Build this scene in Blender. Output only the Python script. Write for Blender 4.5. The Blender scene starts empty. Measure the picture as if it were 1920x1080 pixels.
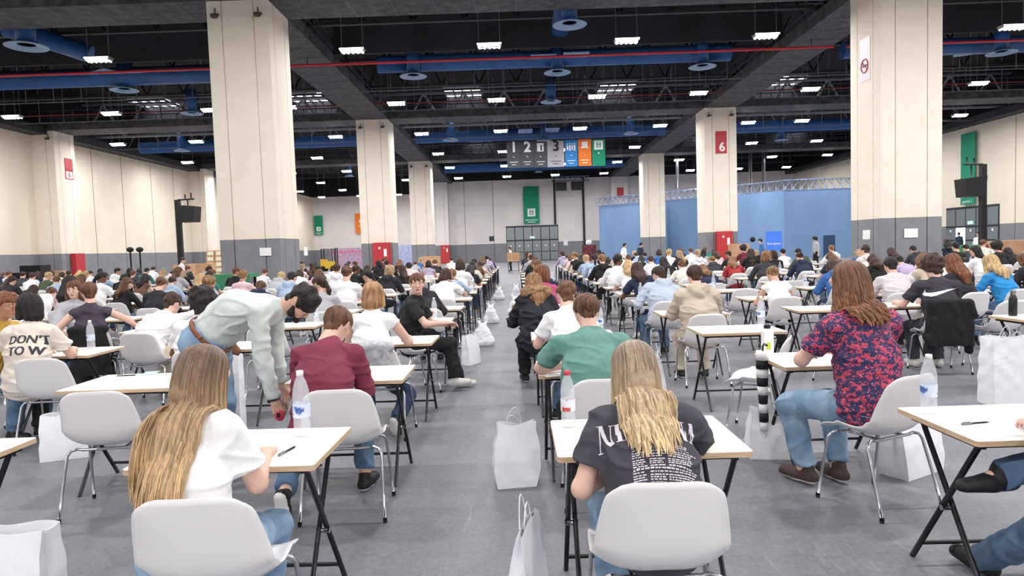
import bpy, bmesh, math, random
import numpy as np
from mathutils import Vector, Matrix, Euler
from mathutils.bvhtree import BVHTree
PI = math.pi
S = bpy.context.scene
COL = S.collection
rnd = random.Random(11)
V = lambda *a: np.array(a, float)

# ---------------------------------------------------------------- camera
F = 1280.0
CAMZ = 1.6
_d = V(8, 76, -F); _d /= np.linalg.norm(_d)
_u = V(-0.033, 1, (76 - 8 * 0.033) / F); _u /= np.linalg.norm(_u)
_r = np.cross(_d, _u)
CM = np.array([_r, _d, _u])
def ray(px, py):
    return CM @ V(px - 960, 540 - py, -F)
def at(px, py, z=None, Y=None):
    """world point seen at photo pixel, on the plane z=const or at depth Y"""
    r = ray(px, py)
    t = (z - CAMZ) / r[2] if z is not None else Y / r[1]
    return V(r[0] * t, r[1] * t, CAMZ + r[2] * t)
cam = bpy.data.cameras.new('camera'); co = bpy.data.objects.new('camera', cam); COL.objects.link(co)
cam.sensor_width = 36; cam.lens = F / 1920 * 36; cam.clip_end = 300
co.matrix_world = Matrix([list(CM[0]) + [0], list(CM[1]) + [0], list(CM[2]) + [CAMZ], [0, 0, 0, 1]])
S.camera = co

# ---------------------------------------------------------------- materials
def srgb(c):
    if isinstance(c, str):
        c = [int(c[i:i + 2], 16) / 255 for i in (0, 2, 4)]
    return tuple((x / 12.92 if x <= .04045 else ((x + .055) / 1.055) ** 2.4) for x in c)
MATS = {}
def mat(name, col, rough=.6, metal=0, var=None, vscale=6, vstretch=(1, 1, 1), bump=0, bscale=40, bstretch=(1, 1, 1),
        emit=0, spec=.5, trans=0, alpha=1, ior=1.45, coat=0, sss=0, detail=3, ramp=(.35, .65)):
    if name in MATS: return MATS[name]
    m = bpy.data.materials.new(name); m.use_nodes = True
    nt = m.node_tree; b = nt.nodes['Principled BSDF']
    c = srgb(col) + (1,)
    b.inputs['Base Color'].default_value = c
    b.inputs['Roughness'].default_value = rough
    b.inputs['Metallic'].default_value = metal
    b.inputs['Specular IOR Level'].default_value = spec
    b.inputs['Transmission Weight'].default_value = trans
    b.inputs['Alpha'].default_value = alpha
    b.inputs['IOR'].default_value = ior
    b.inputs['Coat Weight'].default_value = coat
    if sss:
        b.inputs['Subsurface Weight'].default_value = sss
        b.inputs['Subsurface Radius'].default_value = (.02, .008, .004)
    if emit:
        b.inputs['Emission Color'].default_value = c
        b.inputs['Emission Strength'].default_value = emit
    def coords(st):
        tc = nt.nodes.new('ShaderNodeTexCoord'); mp = nt.nodes.new('ShaderNodeMapping')
        mp.inputs['Scale'].default_value = st
        nt.links.new(tc.outputs['Object'], mp.inputs['Vector'])
        return mp.outputs['Vector']
    if var is not None:
        n = nt.nodes.new('ShaderNodeTexNoise'); n.inputs['Scale'].default_value = vscale
        n.inputs['Detail'].default_value = detail
        nt.links.new(coords(vstretch), n.inputs['Vector'])
        r = nt.nodes.new('ShaderNodeValToRGB')
        r.color_ramp.elements[0].position = ramp[0]; r.color_ramp.elements[1].position = ramp[1]
        r.color_ramp.elements[0].color = c; r.color_ramp.elements[1].color = srgb(var) + (1,)
        nt.links.new(n.outputs['Fac'], r.inputs['Fac']); nt.links.new(r.outputs['Color'], b.inputs['Base Color'])
    if bump:
        n = nt.nodes.new('ShaderNodeTexNoise'); n.inputs['Scale'].default_value = bscale; n.inputs['Detail'].default_value = 2
        nt.links.new(coords(bstretch), n.inputs['Vector'])
        bp = nt.nodes.new('ShaderNodeBump'); bp.inputs['Strength'].default_value = bump; bp.inputs['Distance'].default_value = .02
        nt.links.new(n.outputs['Fac'], bp.inputs['Height']); nt.links.new(bp.outputs['Normal'], b.inputs['Normal'])
    MATS[name] = m
    return m

# ---------------------------------------------------------------- mesh helpers
def mesh(name, vs, fs, mats, mi=None, smooth=False):
    me = bpy.data.meshes.new(name)
    vs = np.asarray(vs, np.float32)
    if isinstance(fs, np.ndarray):
        k = fs.shape[1]
        me.vertices.add(len(vs)); me.vertices.foreach_set('co', vs.ravel())
        me.loops.add(fs.size); me.loops.foreach_set('vertex_index', fs.astype(np.int32).ravel())
        me.polygons.add(len(fs)); me.polygons.foreach_set('loop_start', np.arange(len(fs), dtype=np.int32) * k)
        me.update(calc_edges=True)
    else:
        me.from_pydata([tuple(map(float, v)) for v in vs], [], [tuple(int(i) for i in f) for f in fs])
    for m in (mats if isinstance(mats, (list, tuple)) else [mats]): me.materials.append(m)
    if mi is not None and len(me.polygons): me.polygons.foreach_set('material_index', np.asarray(mi, np.int32))
    if smooth is True: me.polygons.foreach_set('use_smooth', np.ones(len(me.polygons), bool))
    elif smooth is not False: me.polygons.foreach_set('use_smooth', np.asarray(smooth, bool))
    me.update()
    return me
def link(name, me, parent=None, loc=None, rz=0, label=None):
    o = bpy.data.objects.new(name, me); COL.objects.link(o)
    if parent is not None: o.parent = parent
    if loc is not None: o.location = [float(x) for x in loc]
    if rz: o.rotation_euler = (0, 0, rz)
    if label: o['label'] = label
    return o
def tag(o, label=None, cat=None, group=None, kind=None):
    if label: o['label'] = label
    if cat: o['category'] = cat
    if group: o['group'] = group
    if kind: o['kind'] = kind
    return o
def thing(name, label, cat, loc=(0, 0, 0), rz=0, group=None, scale=1):
    o = bpy.data.objects.new(name, None); COL.objects.link(o)
    o.empty_display_size = .1
    o.location = [float(x) for x in loc]; o.rotation_euler = (0, 0, rz); o.scale = (scale,) * 3
    return tag(o, label, cat, group)
class MB:
    """collects shapes for ONE mesh"""
    def __init__(s): s.v = []; s.f = []; s.m = []; s.s = []
    def add(s, vs, fs, mi=0, sm=False):
        n = len(s.v); s.v += [tuple(map(float, v)) for v in vs]
        s.f += [tuple(int(i) + n for i in f) for f in fs]; s.m += [mi] * len(fs); s.s += [sm] * len(fs)
        return s
    def box(s, lo, hi, mi=0, rot=None, bev=0):
        (x0, y0, z0), (x1, y1, z1) = lo, hi
        vs = [V(x, y, z) for z in (z0, z1) for y in (y0, y1) for x in (x0, x1)]
        if rot is not None:
            c, R = rot; vs = [c + R @ (v - c) for v in vs]
        return s.add(vs, [(0, 2, 3, 1), (4, 5, 7, 6), (0, 1, 5, 4), (2, 6, 7, 3), (0, 4, 6, 2), (1, 3, 7, 5)], mi)
    def prism(s, pts, z0, z1, mi=0):
        n = len(pts)
        vs = [V(p[0], p[1], z0) for p in pts] + [V(p[0], p[1], z1) for p in pts]
        return s.add(vs, [tuple(range(n))[::-1], tuple(range(n, 2 * n))] + [(i, (i + 1) % n, n + (i + 1) % n, n + i) for i in range(n)], mi)
    def tube(s, pts, r, n=8, mi=0, flat=None):
        pts = [V(*p) for p in pts]; rs = r if isinstance(r, (list, tuple)) else [r] * len(pts)
        vs = []; fs = []; up = None
        for i, p in enumerate(pts):
            a = pts[max(0, i - 1)]; b = pts[min(len(pts) - 1, i + 1)]
            t = b - a; t /= (np.linalg.norm(t) + 1e-9)
            if up is None:
                up = V(0, 0, 1) if abs(t[2]) < .9 else V(1, 0, 0)
            x = np.cross(t, up); x /= (np.linalg.norm(x) + 1e-9); y = np.cross(x, t); up = y
            for k in range(n):
                a_ = 2 * PI * k / n
                vs.append(p + rs[i] * (math.cos(a_) * x * (flat or 1) + math.sin(a_) * y))
        for i in range(len(pts) - 1):
            for k in range(n):
                fs.append((i * n + k, i * n + (k + 1) % n, (i + 1) * n + (k + 1) % n, (i + 1) * n + k))
        fs.append(tuple(range(n))); fs.append(tuple(range((len(pts) - 1) * n, len(pts) * n))[::-1])
        s.add(vs, fs, mi, True); s.s[-1] = False; s.s[-2] = False
        return s
    def lathe(s, prof, c=(0, 0, 0), n=24, mi=0, sm=True):
        vs = []; fs = []
        for (r, z) in prof:
            for k in range(n):
                a = 2 * PI * k / n; vs.append(V(c[0] + r * math.cos(a), c[1] + r * math.sin(a), c[2] + z))
        for i in range(len(prof) - 1):
            for k in range(n):
                fs.append((i * n + k, i * n + (k + 1) % n, (i + 1) * n + (k + 1) % n, (i + 1) * n + k))
        if prof[0][0] > 1e-4: fs.append(tuple(range(n))[::-1])
        if prof[-1][0] > 1e-4: fs.append(tuple(range((len(prof) - 1) * n, len(prof) * n)))
        return s.add(vs, fs, mi, sm)
    def ball(s, c, r, mi=0, n=12, m=8):
        r = r if isinstance(r, (tuple, list)) else (r, r, r)
        vs = []; fs = []
        for i in range(m + 1):
            t = PI * i / m
            for k in range(n):
                a = 2 * PI * k / n
                vs.append(V(c[0] + r[0] * math.sin(t) * math.cos(a), c[1] + r[1] * math.sin(t) * math.sin(a), c[2] + r[2] * math.cos(t)))
        for i in range(m):
            for k in range(n):
                fs.append((i * n + k, (i + 1) * n + k, (i + 1) * n + (k + 1) % n, i * n + (k + 1) % n))
        return s.add(vs, fs, mi, True)
    def me(s, name, mats): return mesh(name, s.v, s.f, mats, s.m, s.s)
    def obj(s, name, mats, parent=None, loc=None, rz=0, label=None):
        return link(name, s.me(name, mats), parent, loc, rz, label)
def Rz(a): c, s_ = math.cos(a), math.sin(a); return np.array([[c, -s_, 0], [s_, c, 0], [0, 0, 1.]])
def Rx(a): c, s_ = math.cos(a), math.sin(a); return np.array([[1, 0, 0], [0, c, -s_], [0, s_, c]])
def Ry(a): c, s_ = math.cos(a), math.sin(a); return np.array([[c, 0, s_], [0, 1, 0], [-s_, 0, c]])
D = math.radians

# ---------------------------------------------------------------- implicit surfaces
def smin(a, b, k):
    if k <= 0: return np.minimum(a, b)
    h = np.clip(.5 + .5 * (b - a) / k, 0, 1)
    return b * (1 - h) + a * h - k * h * (1 - h)
def cone(a, b, ra, rb, u=None, s=1, cut=None, sub=False, k=None):
    return dict(a=V(*a), b=V(*b), ra=ra, rb=rb, u=u, s=s, cut=cut, sub=sub, k=k)
def dcone(P, c):
    q = P - c['a']; ab = c['b'] - c['a']
    if c['u'] is not None:
        u = c['u']; f = (1 - 1 / c['s'])
        q = q - (q @ u)[..., None] * u * f
        ab = ab - u * (ab @ u) * f
    L = ab @ ab + 1e-12
    t = np.clip((q @ ab) / L, 0, 1)
    d = np.sqrt(((q - t[..., None] * ab) ** 2).sum(-1)) - (c['ra'] + (c['rb'] - c['ra']) * t)
    if c['cut'] is not None:
        o, n = c['cut']; d = np.maximum(d, (P - o) @ n)
    return d
def field_mesh(prims, h, k=.03, infl=0, post=None, pad=.05):
    lo = np.min([np.minimum(c['a'], c['b']) - max(c['ra'], c['rb']) * c['s'] for c in prims if not c['sub']], 0) - pad - infl
    hi = np.max([np.maximum(c['a'], c['b']) + max(c['ra'], c['rb']) * c['s'] for c in prims if not c['sub']], 0) + pad + infl
    n = np.ceil((hi - lo) / h).astype(int) + 1
    X = [lo[i] + h * np.arange(n[i]) for i in range(3)]
    Fd = np.full(n, .3, np.float64)
    for c in prims:
        m = max(c['ra'], c['rb']) * c['s'] + infl + .09
        l = np.maximum(((np.minimum(c['a'], c['b']) - m - lo) / h).astype(int), 0)
        g = np.minimum(((np.maximum(c['a'], c['b']) + m - lo) / h).astype(int) + 1, n)
        if (g <= l).any(): continue
        sl = tuple(slice(l[i], g[i]) for i in range(3))
        P = np.stack(np.meshgrid(X[0][sl[0]], X[1][sl[1]], X[2][sl[2]], indexing='ij'), -1)
        d = dcone(P, c) - (0 if c['sub'] else infl)
        kk = c['k'] if c['k'] is not None else k
        Fd[sl] = np.maximum(Fd[sl], -d) if c['sub'] else smin(Fd[sl], d, kk)
    if post is not None:
        P = np.stack(np.meshgrid(X[0], X[1], X[2], indexing='ij'), -1)
        Fd = post(P, Fd)
    return nets(Fd, lo, h)
def nets(Fd, lo, h):
    n = Fd.shape
    cells = np.zeros(tuple(np.array(n) - 1), bool)
    ins = Fd < 0
    acc = None; cnt = 0
    cs = [(i, j, k) for i in (0, 1) for j in (0, 1) for k in (0, 1)]
    sub = lambda A, c: A[c[0]:n[0] - 1 + c[0], c[1]:n[1] - 1 + c[1], c[2]:n[2] - 1 + c[2]]
    s = sum(sub(ins, c).astype(np.int8) for c in cs)
    act = (s > 0) & (s < 8)
    I = np.argwhere(act)
    if len(I) == 0: return np.zeros((0, 3)), np.zeros((0, 4), int)
    idx = -np.ones(act.shape, int); idx[act] = np.arange(len(I))
    val = {c: Fd[I[:, 0] + c[0], I[:, 1] + c[1], I[:, 2] + c[2]] for c in cs}
    P = np.zeros((len(I), 3)); W = np.zeros(len(I))
    for a in cs:
        for ax in range(3):
            if a[ax]: continue
            b = list(a); b[ax] = 1; b = tuple(b)
            fa, fb = val[a], val[b]
            x = (fa < 0) != (fb < 0)
            t = np.where(x, fa / np.where(x, fa - fb, 1), 0)
            p = np.tile(np.array(a, float), (len(I), 1)); p[:, ax] = t
            P += p * x[:, None]; W += x
    vs = lo + h * (I + P / W[:, None])
    Q = []
    for ax in range(3):
        o1, o2 = (ax + 1) % 3, (ax + 2) % 3
        sa = [slice(1, -1)] * 3; sb = [slice(1, -1)] * 3
        sa[ax] = slice(0, -1); sb[ax] = slice(1, None)
        A = ins[tuple(sa)]; B = ins[tuple(sb)]
        E = np.argwhere(A != B)
        if len(E) == 0: continue
        E0 = E.copy(); E0[:, o1] += 1; E0[:, o2] += 1
        flip = A[A != B]
        def ci(d1, d2):
            c = E0.copy(); c[:, o1] -= d1; c[:, o2] -= d2
            return idx[c[:, 0], c[:, 1], c[:, 2]]
        q = np.stack([ci(1, 1), ci(0, 1), ci(0, 0), ci(1, 0)], 1)
        q[~flip] = q[~flip][:, ::-1]
        Q.append(q)
    Q = np.concatenate(Q); Q = Q[(Q >= 0).all(1)]
    return vs, Q
def join(parts):
    """[(verts, quads, material index or array)] -> arrays"""
    vs = []; fs = []; ms = []; n = 0
    for v, f, m in parts:
        vs.append(v); fs.append(f + n); n += len(v)
        ms.append(np.full(len(f), m) if np.isscalar(m) else m)
    return np.concatenate(vs), np.concatenate(fs), np.concatenate(ms)
# ---------------------------------------------------------------- people
def head_field():
    c = [cone((0, -.015, .032), (0, -.004, .032), .079, .077, u=V(0, 1, 0), s=1.12),
         cone((0, .0, .0), (0, .022, -.05), .070, .050, k=.04),
         cone((-.018, .052, -.083), (.018, .052, -.083), .022, .022, k=.03),
         cone((-.036, .050, -.022), (-.030, .052, -.04), .028, .022, k=.02), cone((.036, .050, -.022), (.030, .052, -.04), .028, .022, k=.02),
         cone((-.040, .070, .034), (.040, .070, .034), .013, .013, k=.02),
         cone((0, .082, .012), (0, .098, -.022), .007, .010, k=.012),
         cone((-.009, .087, -.027), (.009, .087, -.027), .007, .007, k=.008),
         cone((-.015, .075, -.053), (.015, .075, -.053), .0065, .0065, k=.010),
         cone((-.012, .075, -.062), (.012, .075, -.062), .007, .007, k=.010),
         cone((-.080, -.010, .012), (-.076, -.004, -.022), .016, .010, u=V(1, 0, 0), s=.5, k=.006),
         cone((.080, -.010, .012), (.076, -.004, -.022), .016, .010, u=V(1, 0, 0), s=.5, k=.006),
         cone((0, -.022, -.05), (0, -.040, -.165), .052, .056, k=.035),
         cone((-.036, .094, .014), (-.027, .096, .014), .0085, .0085, sub=True), cone((.036, .094, .014), (.027, .096, .014), .0085, .0085, sub=True)]
    return c
def make_head(h):
    v, f = field_mesh(head_field(), h, k=.03)
    c = v[f].mean(1)
    m = np.zeros(len(f), int)
    lips = (abs(c[:, 0]) < .021) & (c[:, 1] > .074) & (c[:, 2] < -.049) & (c[:, 2] > -.067)
    m[lips] = 1
    parts = [(v, f, m)]
    b = MB()
    for sx in (-1, 1):
        b.ball((sx * .0315, .0765, .014), (.0125, .0105, .0075), 0, 14, 10)
        b.ball((sx * .0315, .0835, .014), (.0058, .0045, .0062), 1, 10, 6)
        b.tube([(sx * .014, .085, .031), (sx * .030, .088, .036), (sx * .047, .077, .031)], [.003, .0045, .002], 6, 2)
    bv = np.array(b.v); 
    quads = [fc if len(fc) == 4 else (list(fc[:4]) if len(fc) > 4 else list(fc) + [fc[-1]]) for fc in b.f]
    parts.append((bv, np.array([list(q) for q in quads]), np.array([2 + x for x in b.m])))
    return join(parts)
HEADS = {}
def head_mesh(h):
    if h not in HEADS: HEADS[h] = make_head(h)
    return HEADS[h]
HANDS = {}
def hand_mesh(kind, h):
    """right hand: wrist at origin, fingers +Y, back of hand +Z, thumb towards -X"""
    key = (kind, h)
    if key in HANDS: return HANDS[key]
    curl = {'flat': (.12, .25, .2), 'relax': (.35, .5, .35), 'grip': (.85, 1.0, .6)}[kind]
    pr = [cone((0, -.04, 0), (0, .01, 0), .024, .024, u=V(1, 0, 0), s=1.15),
          cone((-.018, .01, 0), (-.026, .075, 0), .016, .013), cone((.018, .01, 0), (.028, .068, -.002), .016, .012),
          cone((0, .01, 0), (0, .078, 0), .018, .013)]
    bx = [-.029, -.010, .010, .028]; ln = [(.043, .025, .020), (.048, .029, .021), (.044, .027, .020), (.034, .020, .018)]
    for i in range(4):
        p = V(bx[i], .080 - abs(i - 1.2) * .004, 0); ang = 0; dx = (i - 1.4) * .07
        for j in range(3):
            ang += curl[j] * (1 + .08 * (i - 1))
            q = p + ln[i][j] * V(math.sin(dx) * math.cos(ang), math.cos(ang), -math.sin(ang))
            pr.append(cone(p, q, .0092 - .0012 * j, .0084 - .0012 * j, k=.004)); p = q
    c = curl[0]
    t0 = V(-.022, .018, -.006); t1 = t0 + V(-.030, .028, -.010 - .012 * c); t2 = t1 + V(-.012 + .016 * c, .030, -.008 - .012 * c); t3 = t2 + V(.004 + .012 * c, .024, -.004)
    pr += [cone(t0, t1, .015, .012, k=.012), cone(t1, t2, .0105, .0095, k=.004), cone(t2, t3, .0095, .0078, k=.004)]
    HANDS[key] = field_mesh(pr, h, k=.010, pad=.02)
    return HANDS[key]
def ik(a, b, l1, l2, pole):
    d = b - a; L = np.linalg.norm(d); 
    if L > (l1 + l2) * .995:
        b = a + d / L * (l1 + l2) * .995; d = b - a; L = np.linalg.norm(d)
    x = (l1 * l1 - l2 * l2 + L * L) / (2 * L); hh = math.sqrt(max(l1 * l1 - x * x, 0))
    n = d / L; p = pole - n * (pole @ n); p /= (np.linalg.norm(p) + 1e-9)
    return a + n * x + p * hh, b
def skeleton(hip=(0, -.06, .555), lean=20, curve=1.0, side=0, twist=0, hp=30, hy=0, hr=0, wl=(-.14, .40, .785), wr=(.14, .40, .785),
             el=(-.75, -.2, -1), er=(.75, -.2, -1), fl=(-.13, .30, .08), fr=(.13, .26, .08), kl=(-.1, 1, .6), kr=(.1, 1, .6), sh=.165,
             tors=.50, hand='relax', handr=None, hipw=.09, toe=None, neckl=None, palm=None, arm=(.275, .245)):
    J = {}
    tw = Rz(D(twist)); J['P'] = V(*hip)
    def dirv(a, sd): return Ry(D(sd)) @ Rx(-D(a)) @ V(0, 0, 1)
    d1 = tw @ dirv(lean * .7, side * .7); d2 = tw @ dirv(lean * (1 + .45 * curve), side * 1.2)
    J['C'] = J['P'] + d1 * tors * .52; J['N'] = J['C'] + d2 * tors * .48
    lat = tw @ V(1, 0, 0); lat = lat - d2 * (lat @ d2); lat /= np.linalg.norm(lat)
    J['lat'] = lat; J['latp'] = Rz(D(twist * .3)) @ V(1, 0, 0)
    fw = np.cross(d2, lat); J['fw'] = fw
    for s_, nm, w, e in ((-1, 'l', wl, el), (1, 'r', wr, er)):
        sp = J['N'] + lat * s_ * sh - d2 * .055
        J['S' + nm] = sp
        J['E' + nm], J['W' + nm] = ik(sp, V(*w), arm[0], arm[1], V(*e))
        hp_ = J['P'] + J['latp'] * s_ * hipw + V(0, .02, -.01)
        J['H' + nm] = hp_
        f_ = fl if s_ < 0 else fr; kk = kl if s_ < 0 else kr
        J['K' + nm], J['A' + nm] = ik(hp_, V(*f_), .43, .41, V(*kk))
    nd = tw @ dirv(lean * (1 + .45 * curve) * .55 + hp * .35, side * .5)
    Rh = Rz(D(twist + hy)) @ Ry(D(hr)) @ Rx(-D(hp))
    J['Rh'] = Rh
    J['Hd'] = J['N'] + nd * .105 + Rh @ V(0, .030, .085)
    J['d2'] = d2; J['hand'] = hand; J['handr'] = handr or hand; J['toe'] = toe; J['palm'] = palm
    return J
def torso_prims(J, fem=0, fat=1.0):
    P, C, N, lat, fw = J['P'], J['C'], J['N'], J['lat'], J['fw']
    r = fat
    pr = [cone(P + V(0, 0, -.01), C, .118 * r, .112 * r, u=J['latp'], s=1.36 if not fem else 1.34),
          cone(C, N - J['d2'] * .05, (.108 if not fem else .098) * r, .085 * r, u=lat, s=1.45 if not fem else 1.32, k=.06),
          cone(J['Sl'] - lat * -.035, J['Sr'] - lat * .035, .052 * r, .052 * r, k=.05),
          cone(J['N'] - J['d2'] * .05, J['N'] + J['d2'] * .02, .07, .05, k=.05)]
    if fem:
        pr += [cone(C + lat * sx * .07 + fw * .075, C + lat * sx * .07 + fw * .08, .050, .045, k=.04) for sx in (-1, 1)]
    return pr
def arm_prims(J, upto=2.0, infl=0, slack=1.0):
    pr = []
    for n in 'lr':
        s_, e, w = J['S' + n], J['E' + n], J['W' + n]
        if upto >= 1:
            pr.append(cone(s_, e, .048 * slack, .039 * slack, k=.03))
            m = e + (w - e) * min(1, (upto - 1) * 1.0)
            if upto > 1:
                n_ = (w - e) / np.linalg.norm(w - e)
                r1 = .042 - .018 * min(1, upto - 1)
                pr.append(cone(e, m, .041 * slack, (.027 + infl * .3) * slack if upto >= 1.9 else r1 * slack, k=.02, cut=(m + n_ * .0, n_)))
        else:
            m = s_ + (e - s_) * upto; n_ = (e - s_) / np.linalg.norm(e - s_)
            pr.append(cone(s_, m, .049 * slack, .053 * slack, k=.035, cut=(m, n_)))
    return pr
def leg_prims(J, upto=1.0, fat=1.0, flare=1.0, foot=False):
    pr = [cone(J['P'] + J['latp'] * -.06 + V(0, -.01, -.01), J['P'] + J['latp'] * .06 + V(0, -.01, -.01), .101 * fat, .101 * fat, k=.04)]
    for n in 'lr':
        h_, k_, a_ = J['H' + n], J['K' + n], J['A' + n]
        pr.append(cone(h_, k_, .088 * fat, .060 * fat, k=.03))
        m = k_ + (a_ - k_) * upto; n_ = (a_ - k_) / np.linalg.norm(a_ - k_)
        pr.append(cone(k_, m, .058 * fat, .040 * fat * flare, k=.03, cut=(m, n_)))
    return pr
def foot_dir(J, n):
    if J['toe'] is not None and J['toe'].get(n) is not None: 
        d = V(*J['toe'][n]); return d / np.linalg.norm(d)
    k_, a_ = J['K' + n], J['A' + n]; h_ = J['H' + n]
    d = k_ - h_; d[2] = 0; d /= (np.linalg.norm(d) + 1e-9)
    return d
def folds(J, amp, seed=0):
    r = np.random.RandomState(seed)
    ks = r.randn(9, 3) * V(13, 16, 22); ph = r.rand(9) * 6.28
    ks2 = r.randn(6, 3) * 34; ph2 = r.rand(6) * 6.28
    def post(P, Fd):
        near = np.abs(Fd) < .06
        q = P[near]
        w = sum(np.sin(q @ ks[i] + ph[i]) for i in range(9)) / 4
        w2 = sum(np.sin(q @ ks2[i] + ph2[i]) for i in range(6)) / 4
        G = Fd.copy(); G[near] = Fd[near] - amp * 1.7 * (np.clip(1 - 2.2 * abs(w), 0, 1) ** 1.0) - amp * .5 * w2
        return G
    return post
def hair_prims(J, style):
    """returns prims, post, k"""
    R, H = J['Rh'], J['Hd']
    L = lambda x, y, z: H + R @ V(x, y, z)
    fwd = R @ V(0, 1, 0)
    back = R @ V(0, -1, 0); back[2] = 0; back /= (np.linalg.norm(back) + 1e-9)
    latv = R @ V(1, 0, 0)
    dn = V(0, 0, -1)
    pr = [cone(L(0, -.022, .036), L(0, -.006, .040), .089, .087, u=fwd, s=1.12)]
    kk = .02
    nape = L(0, -.065, -.065)
    # a point on the back surface to drape to
    bk = J['C'] - J['fw'] * .12
    if style in ('short', 'curly_short', 'fringe'):
        pr.append(cone(L(0, -.045, .0), L(0, -.05, -.05), .068, .050))
    if style == 'curly_short':
        pr.append(cone(L(0, -.02, .06), L(0, .03, .075), .082, .062))
    if style == 'afro':
        pr = [cone(L(0, -.030, .045), L(0, .0, .055), .122, .112, u=fwd, s=1.05), cone(L(0, -.06, -.02), L(0, -.06, -.05), .09, .07)]
    if style in ('bob', 'bob_fair'):
        pr += [cone(L(0, -.05, .0), L(0, -.062, -.09), .082, .072, u=latv, s=1.1),
               cone(L(-.075, .005, .0), L(-.078, .012, -.085), .028, .030), cone(L(.075, .005, .0), L(.078, .012, -.085), .028, .030)]
    if style in ('bun', 'tied'):
        pr.append(cone(L(0, -.05, .0), L(0, -.055, -.035), .068, .048))
        pr.append(cone(L(0, -.125, .02), L(0, -.13, .0), .042, .04, k=.008))
    if style in ('ponytail',):
        pr.append(cone(L(0, -.05, .0), L(0, -.055, -.035), .068, .048))
        a = L(0, -.12, .0); b = a + back * .05 + dn * .12; c = b + dn * .16 - back * .01
        pr += [cone(L(0, -.1, .02), a, .03, .026, k=.01), cone(a, b, .026, .036, k=.01), cone(b, c, .036, .012, k=.01)]
    if style in ('long', 'long_wavy', 'long_straight'):
        ln = {'long': .30, 'long_wavy': .26, 'long_straight': .38}[style]
        w = 1.7 if style != 'long_wavy' else 1.9
        a = L(0, -.05, .0); n1 = L(0, -.07, -.09)
        t = n1 + dn * ln * .55 + back * .03; e = n1 + dn * ln + back * .01
        # keep outside the back
        for q in (t, e):
            dd = (q - J['N']) @ J['fw']
            lim = -.125
            if dd > lim: q += J['fw'] * (lim - dd) * 1.0
        pr += [cone(a, n1, .078, .070, u=latv, s=1.18), cone(n1, t, .062, .054, u=latv, s=w), cone(t, e, .054, .020, u=latv, s=w)]
        for sx in (-1, 1):
            pr.append(cone(L(sx * .075, .0, .01), L(sx * .082, -.01, -.10), .028, .032))
            pr.append(cone(L(sx * .082, -.01, -.10), n1 + latv * sx * .09 + dn * .10, .032, .03))
    if style == 'beard': pr = []
    # face opening
    sub = cone(L(0, .115, -.035), L(0, .128, -.035), .080, .080, u=latv, s=.92, sub=True)
    low = cone(L(0, .08, -.12), L(0, .16, -.12), .085, .085, u=latv, s=.9, sub=True)
    pr += [sub, low]
    amp, fr = {'afro': (.010, 75), 'curly_short': (.008, 80), 'long_wavy': (.010, 40), 'long': (.005, 26), 'long_straight': (.005, 26)}.get(style, (.0035, 30))
    rs = np.random.RandomState(len(style) * 7)
    kv = rs.randn(10, 3); kv /= np.linalg.norm(kv, axis=1)[:, None]; kv *= fr * 1.1; ph = rs.rand(10) * 6.28
    def post(P, Fd):
        near = np.abs(Fd) < .05
        q = P[near]
        if style in ('afro', 'curly_short', 'long_wavy'):
            w = sum(np.sin(q @ kv[i] + ph[i]) for i in range(10)) / 3.5
        else:
            rel = (q - H) @ np.array([latv, fwd, R @ V(0, 0, 1)]).T
            th = np.arctan2(rel[:, 0], -rel[:, 1] - .02)
            w = np.sin(th * fr + 14 * rel[:, 2]) * .6 + np.sin(th * fr * .43 + 2 + 8 * rel[:, 2]) * .7
        G = Fd.copy(); G[near] = Fd[near] - amp * w
        return G
    if style in ('short', 'fringe', 'bun', 'tied', 'ponytail', 'curly_short'):
        pass
    return pr, post, kk
def body_mesh(name, J, h, mats, fem=0, sleeves=True, hh=.0045, hhd=.006, fat=1.0):
    pr = torso_prims(J, fem, fat * .96) + arm_prims(J, 2.0) + leg_prims(J, 1.0, .93)
    pr.append(cone(J['N'] - J['d2'] * .04, J['Hd'] + J['Rh'] @ V(0, -.03, -.09), .056, .052, k=.03))
    for n in 'lr':
        d = foot_dir(J, n); a = J['A' + n]
        pr.append(cone(a, a + d * .10 + V(0, 0, -.035), .036, .030, k=.02))
    v, f = field_mesh(pr, h, k=.03)
    parts = [(v, f, 0)]
    hv, hf, hm = head_mesh(hhd)
    parts.append((hv @ J['Rh'].T + J['Hd'], hf, hm))
    for n in 'lr':
        w, e = J['W' + n], J['E' + n]
        y = (w - e) / np.linalg.norm(w - e)
        if J['palm'] is not None and J['palm'].get(n) is not None: z = V(*J['palm'][n])
        else: z = V(0, 0, 1)
        # hand bends to lie flat when resting on the table
        if J['palm'] is None and abs(w[2] - .785) < .03: y = y + V(0, 0, .0) - V(0, 0, y[2] * .9); y /= np.linalg.norm(y)
        x = np.cross(y, z); x /= (np.linalg.norm(x) + 1e-9); z = np.cross(x, y)
        kv, kf = hand_mesh(J['hand'] if n == 'l' else J['handr'], hh)
        if n == 'l': kv = kv * V(-1, 1, 1); kf = kf[:, ::-1]
        M = np.array([x, y, z]).T
        parts.append((kv @ M.T + w + y * .015, kf, 0))
    v, f, m = join(parts)
    return mesh(name, v, f, mats, m, True)
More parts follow.
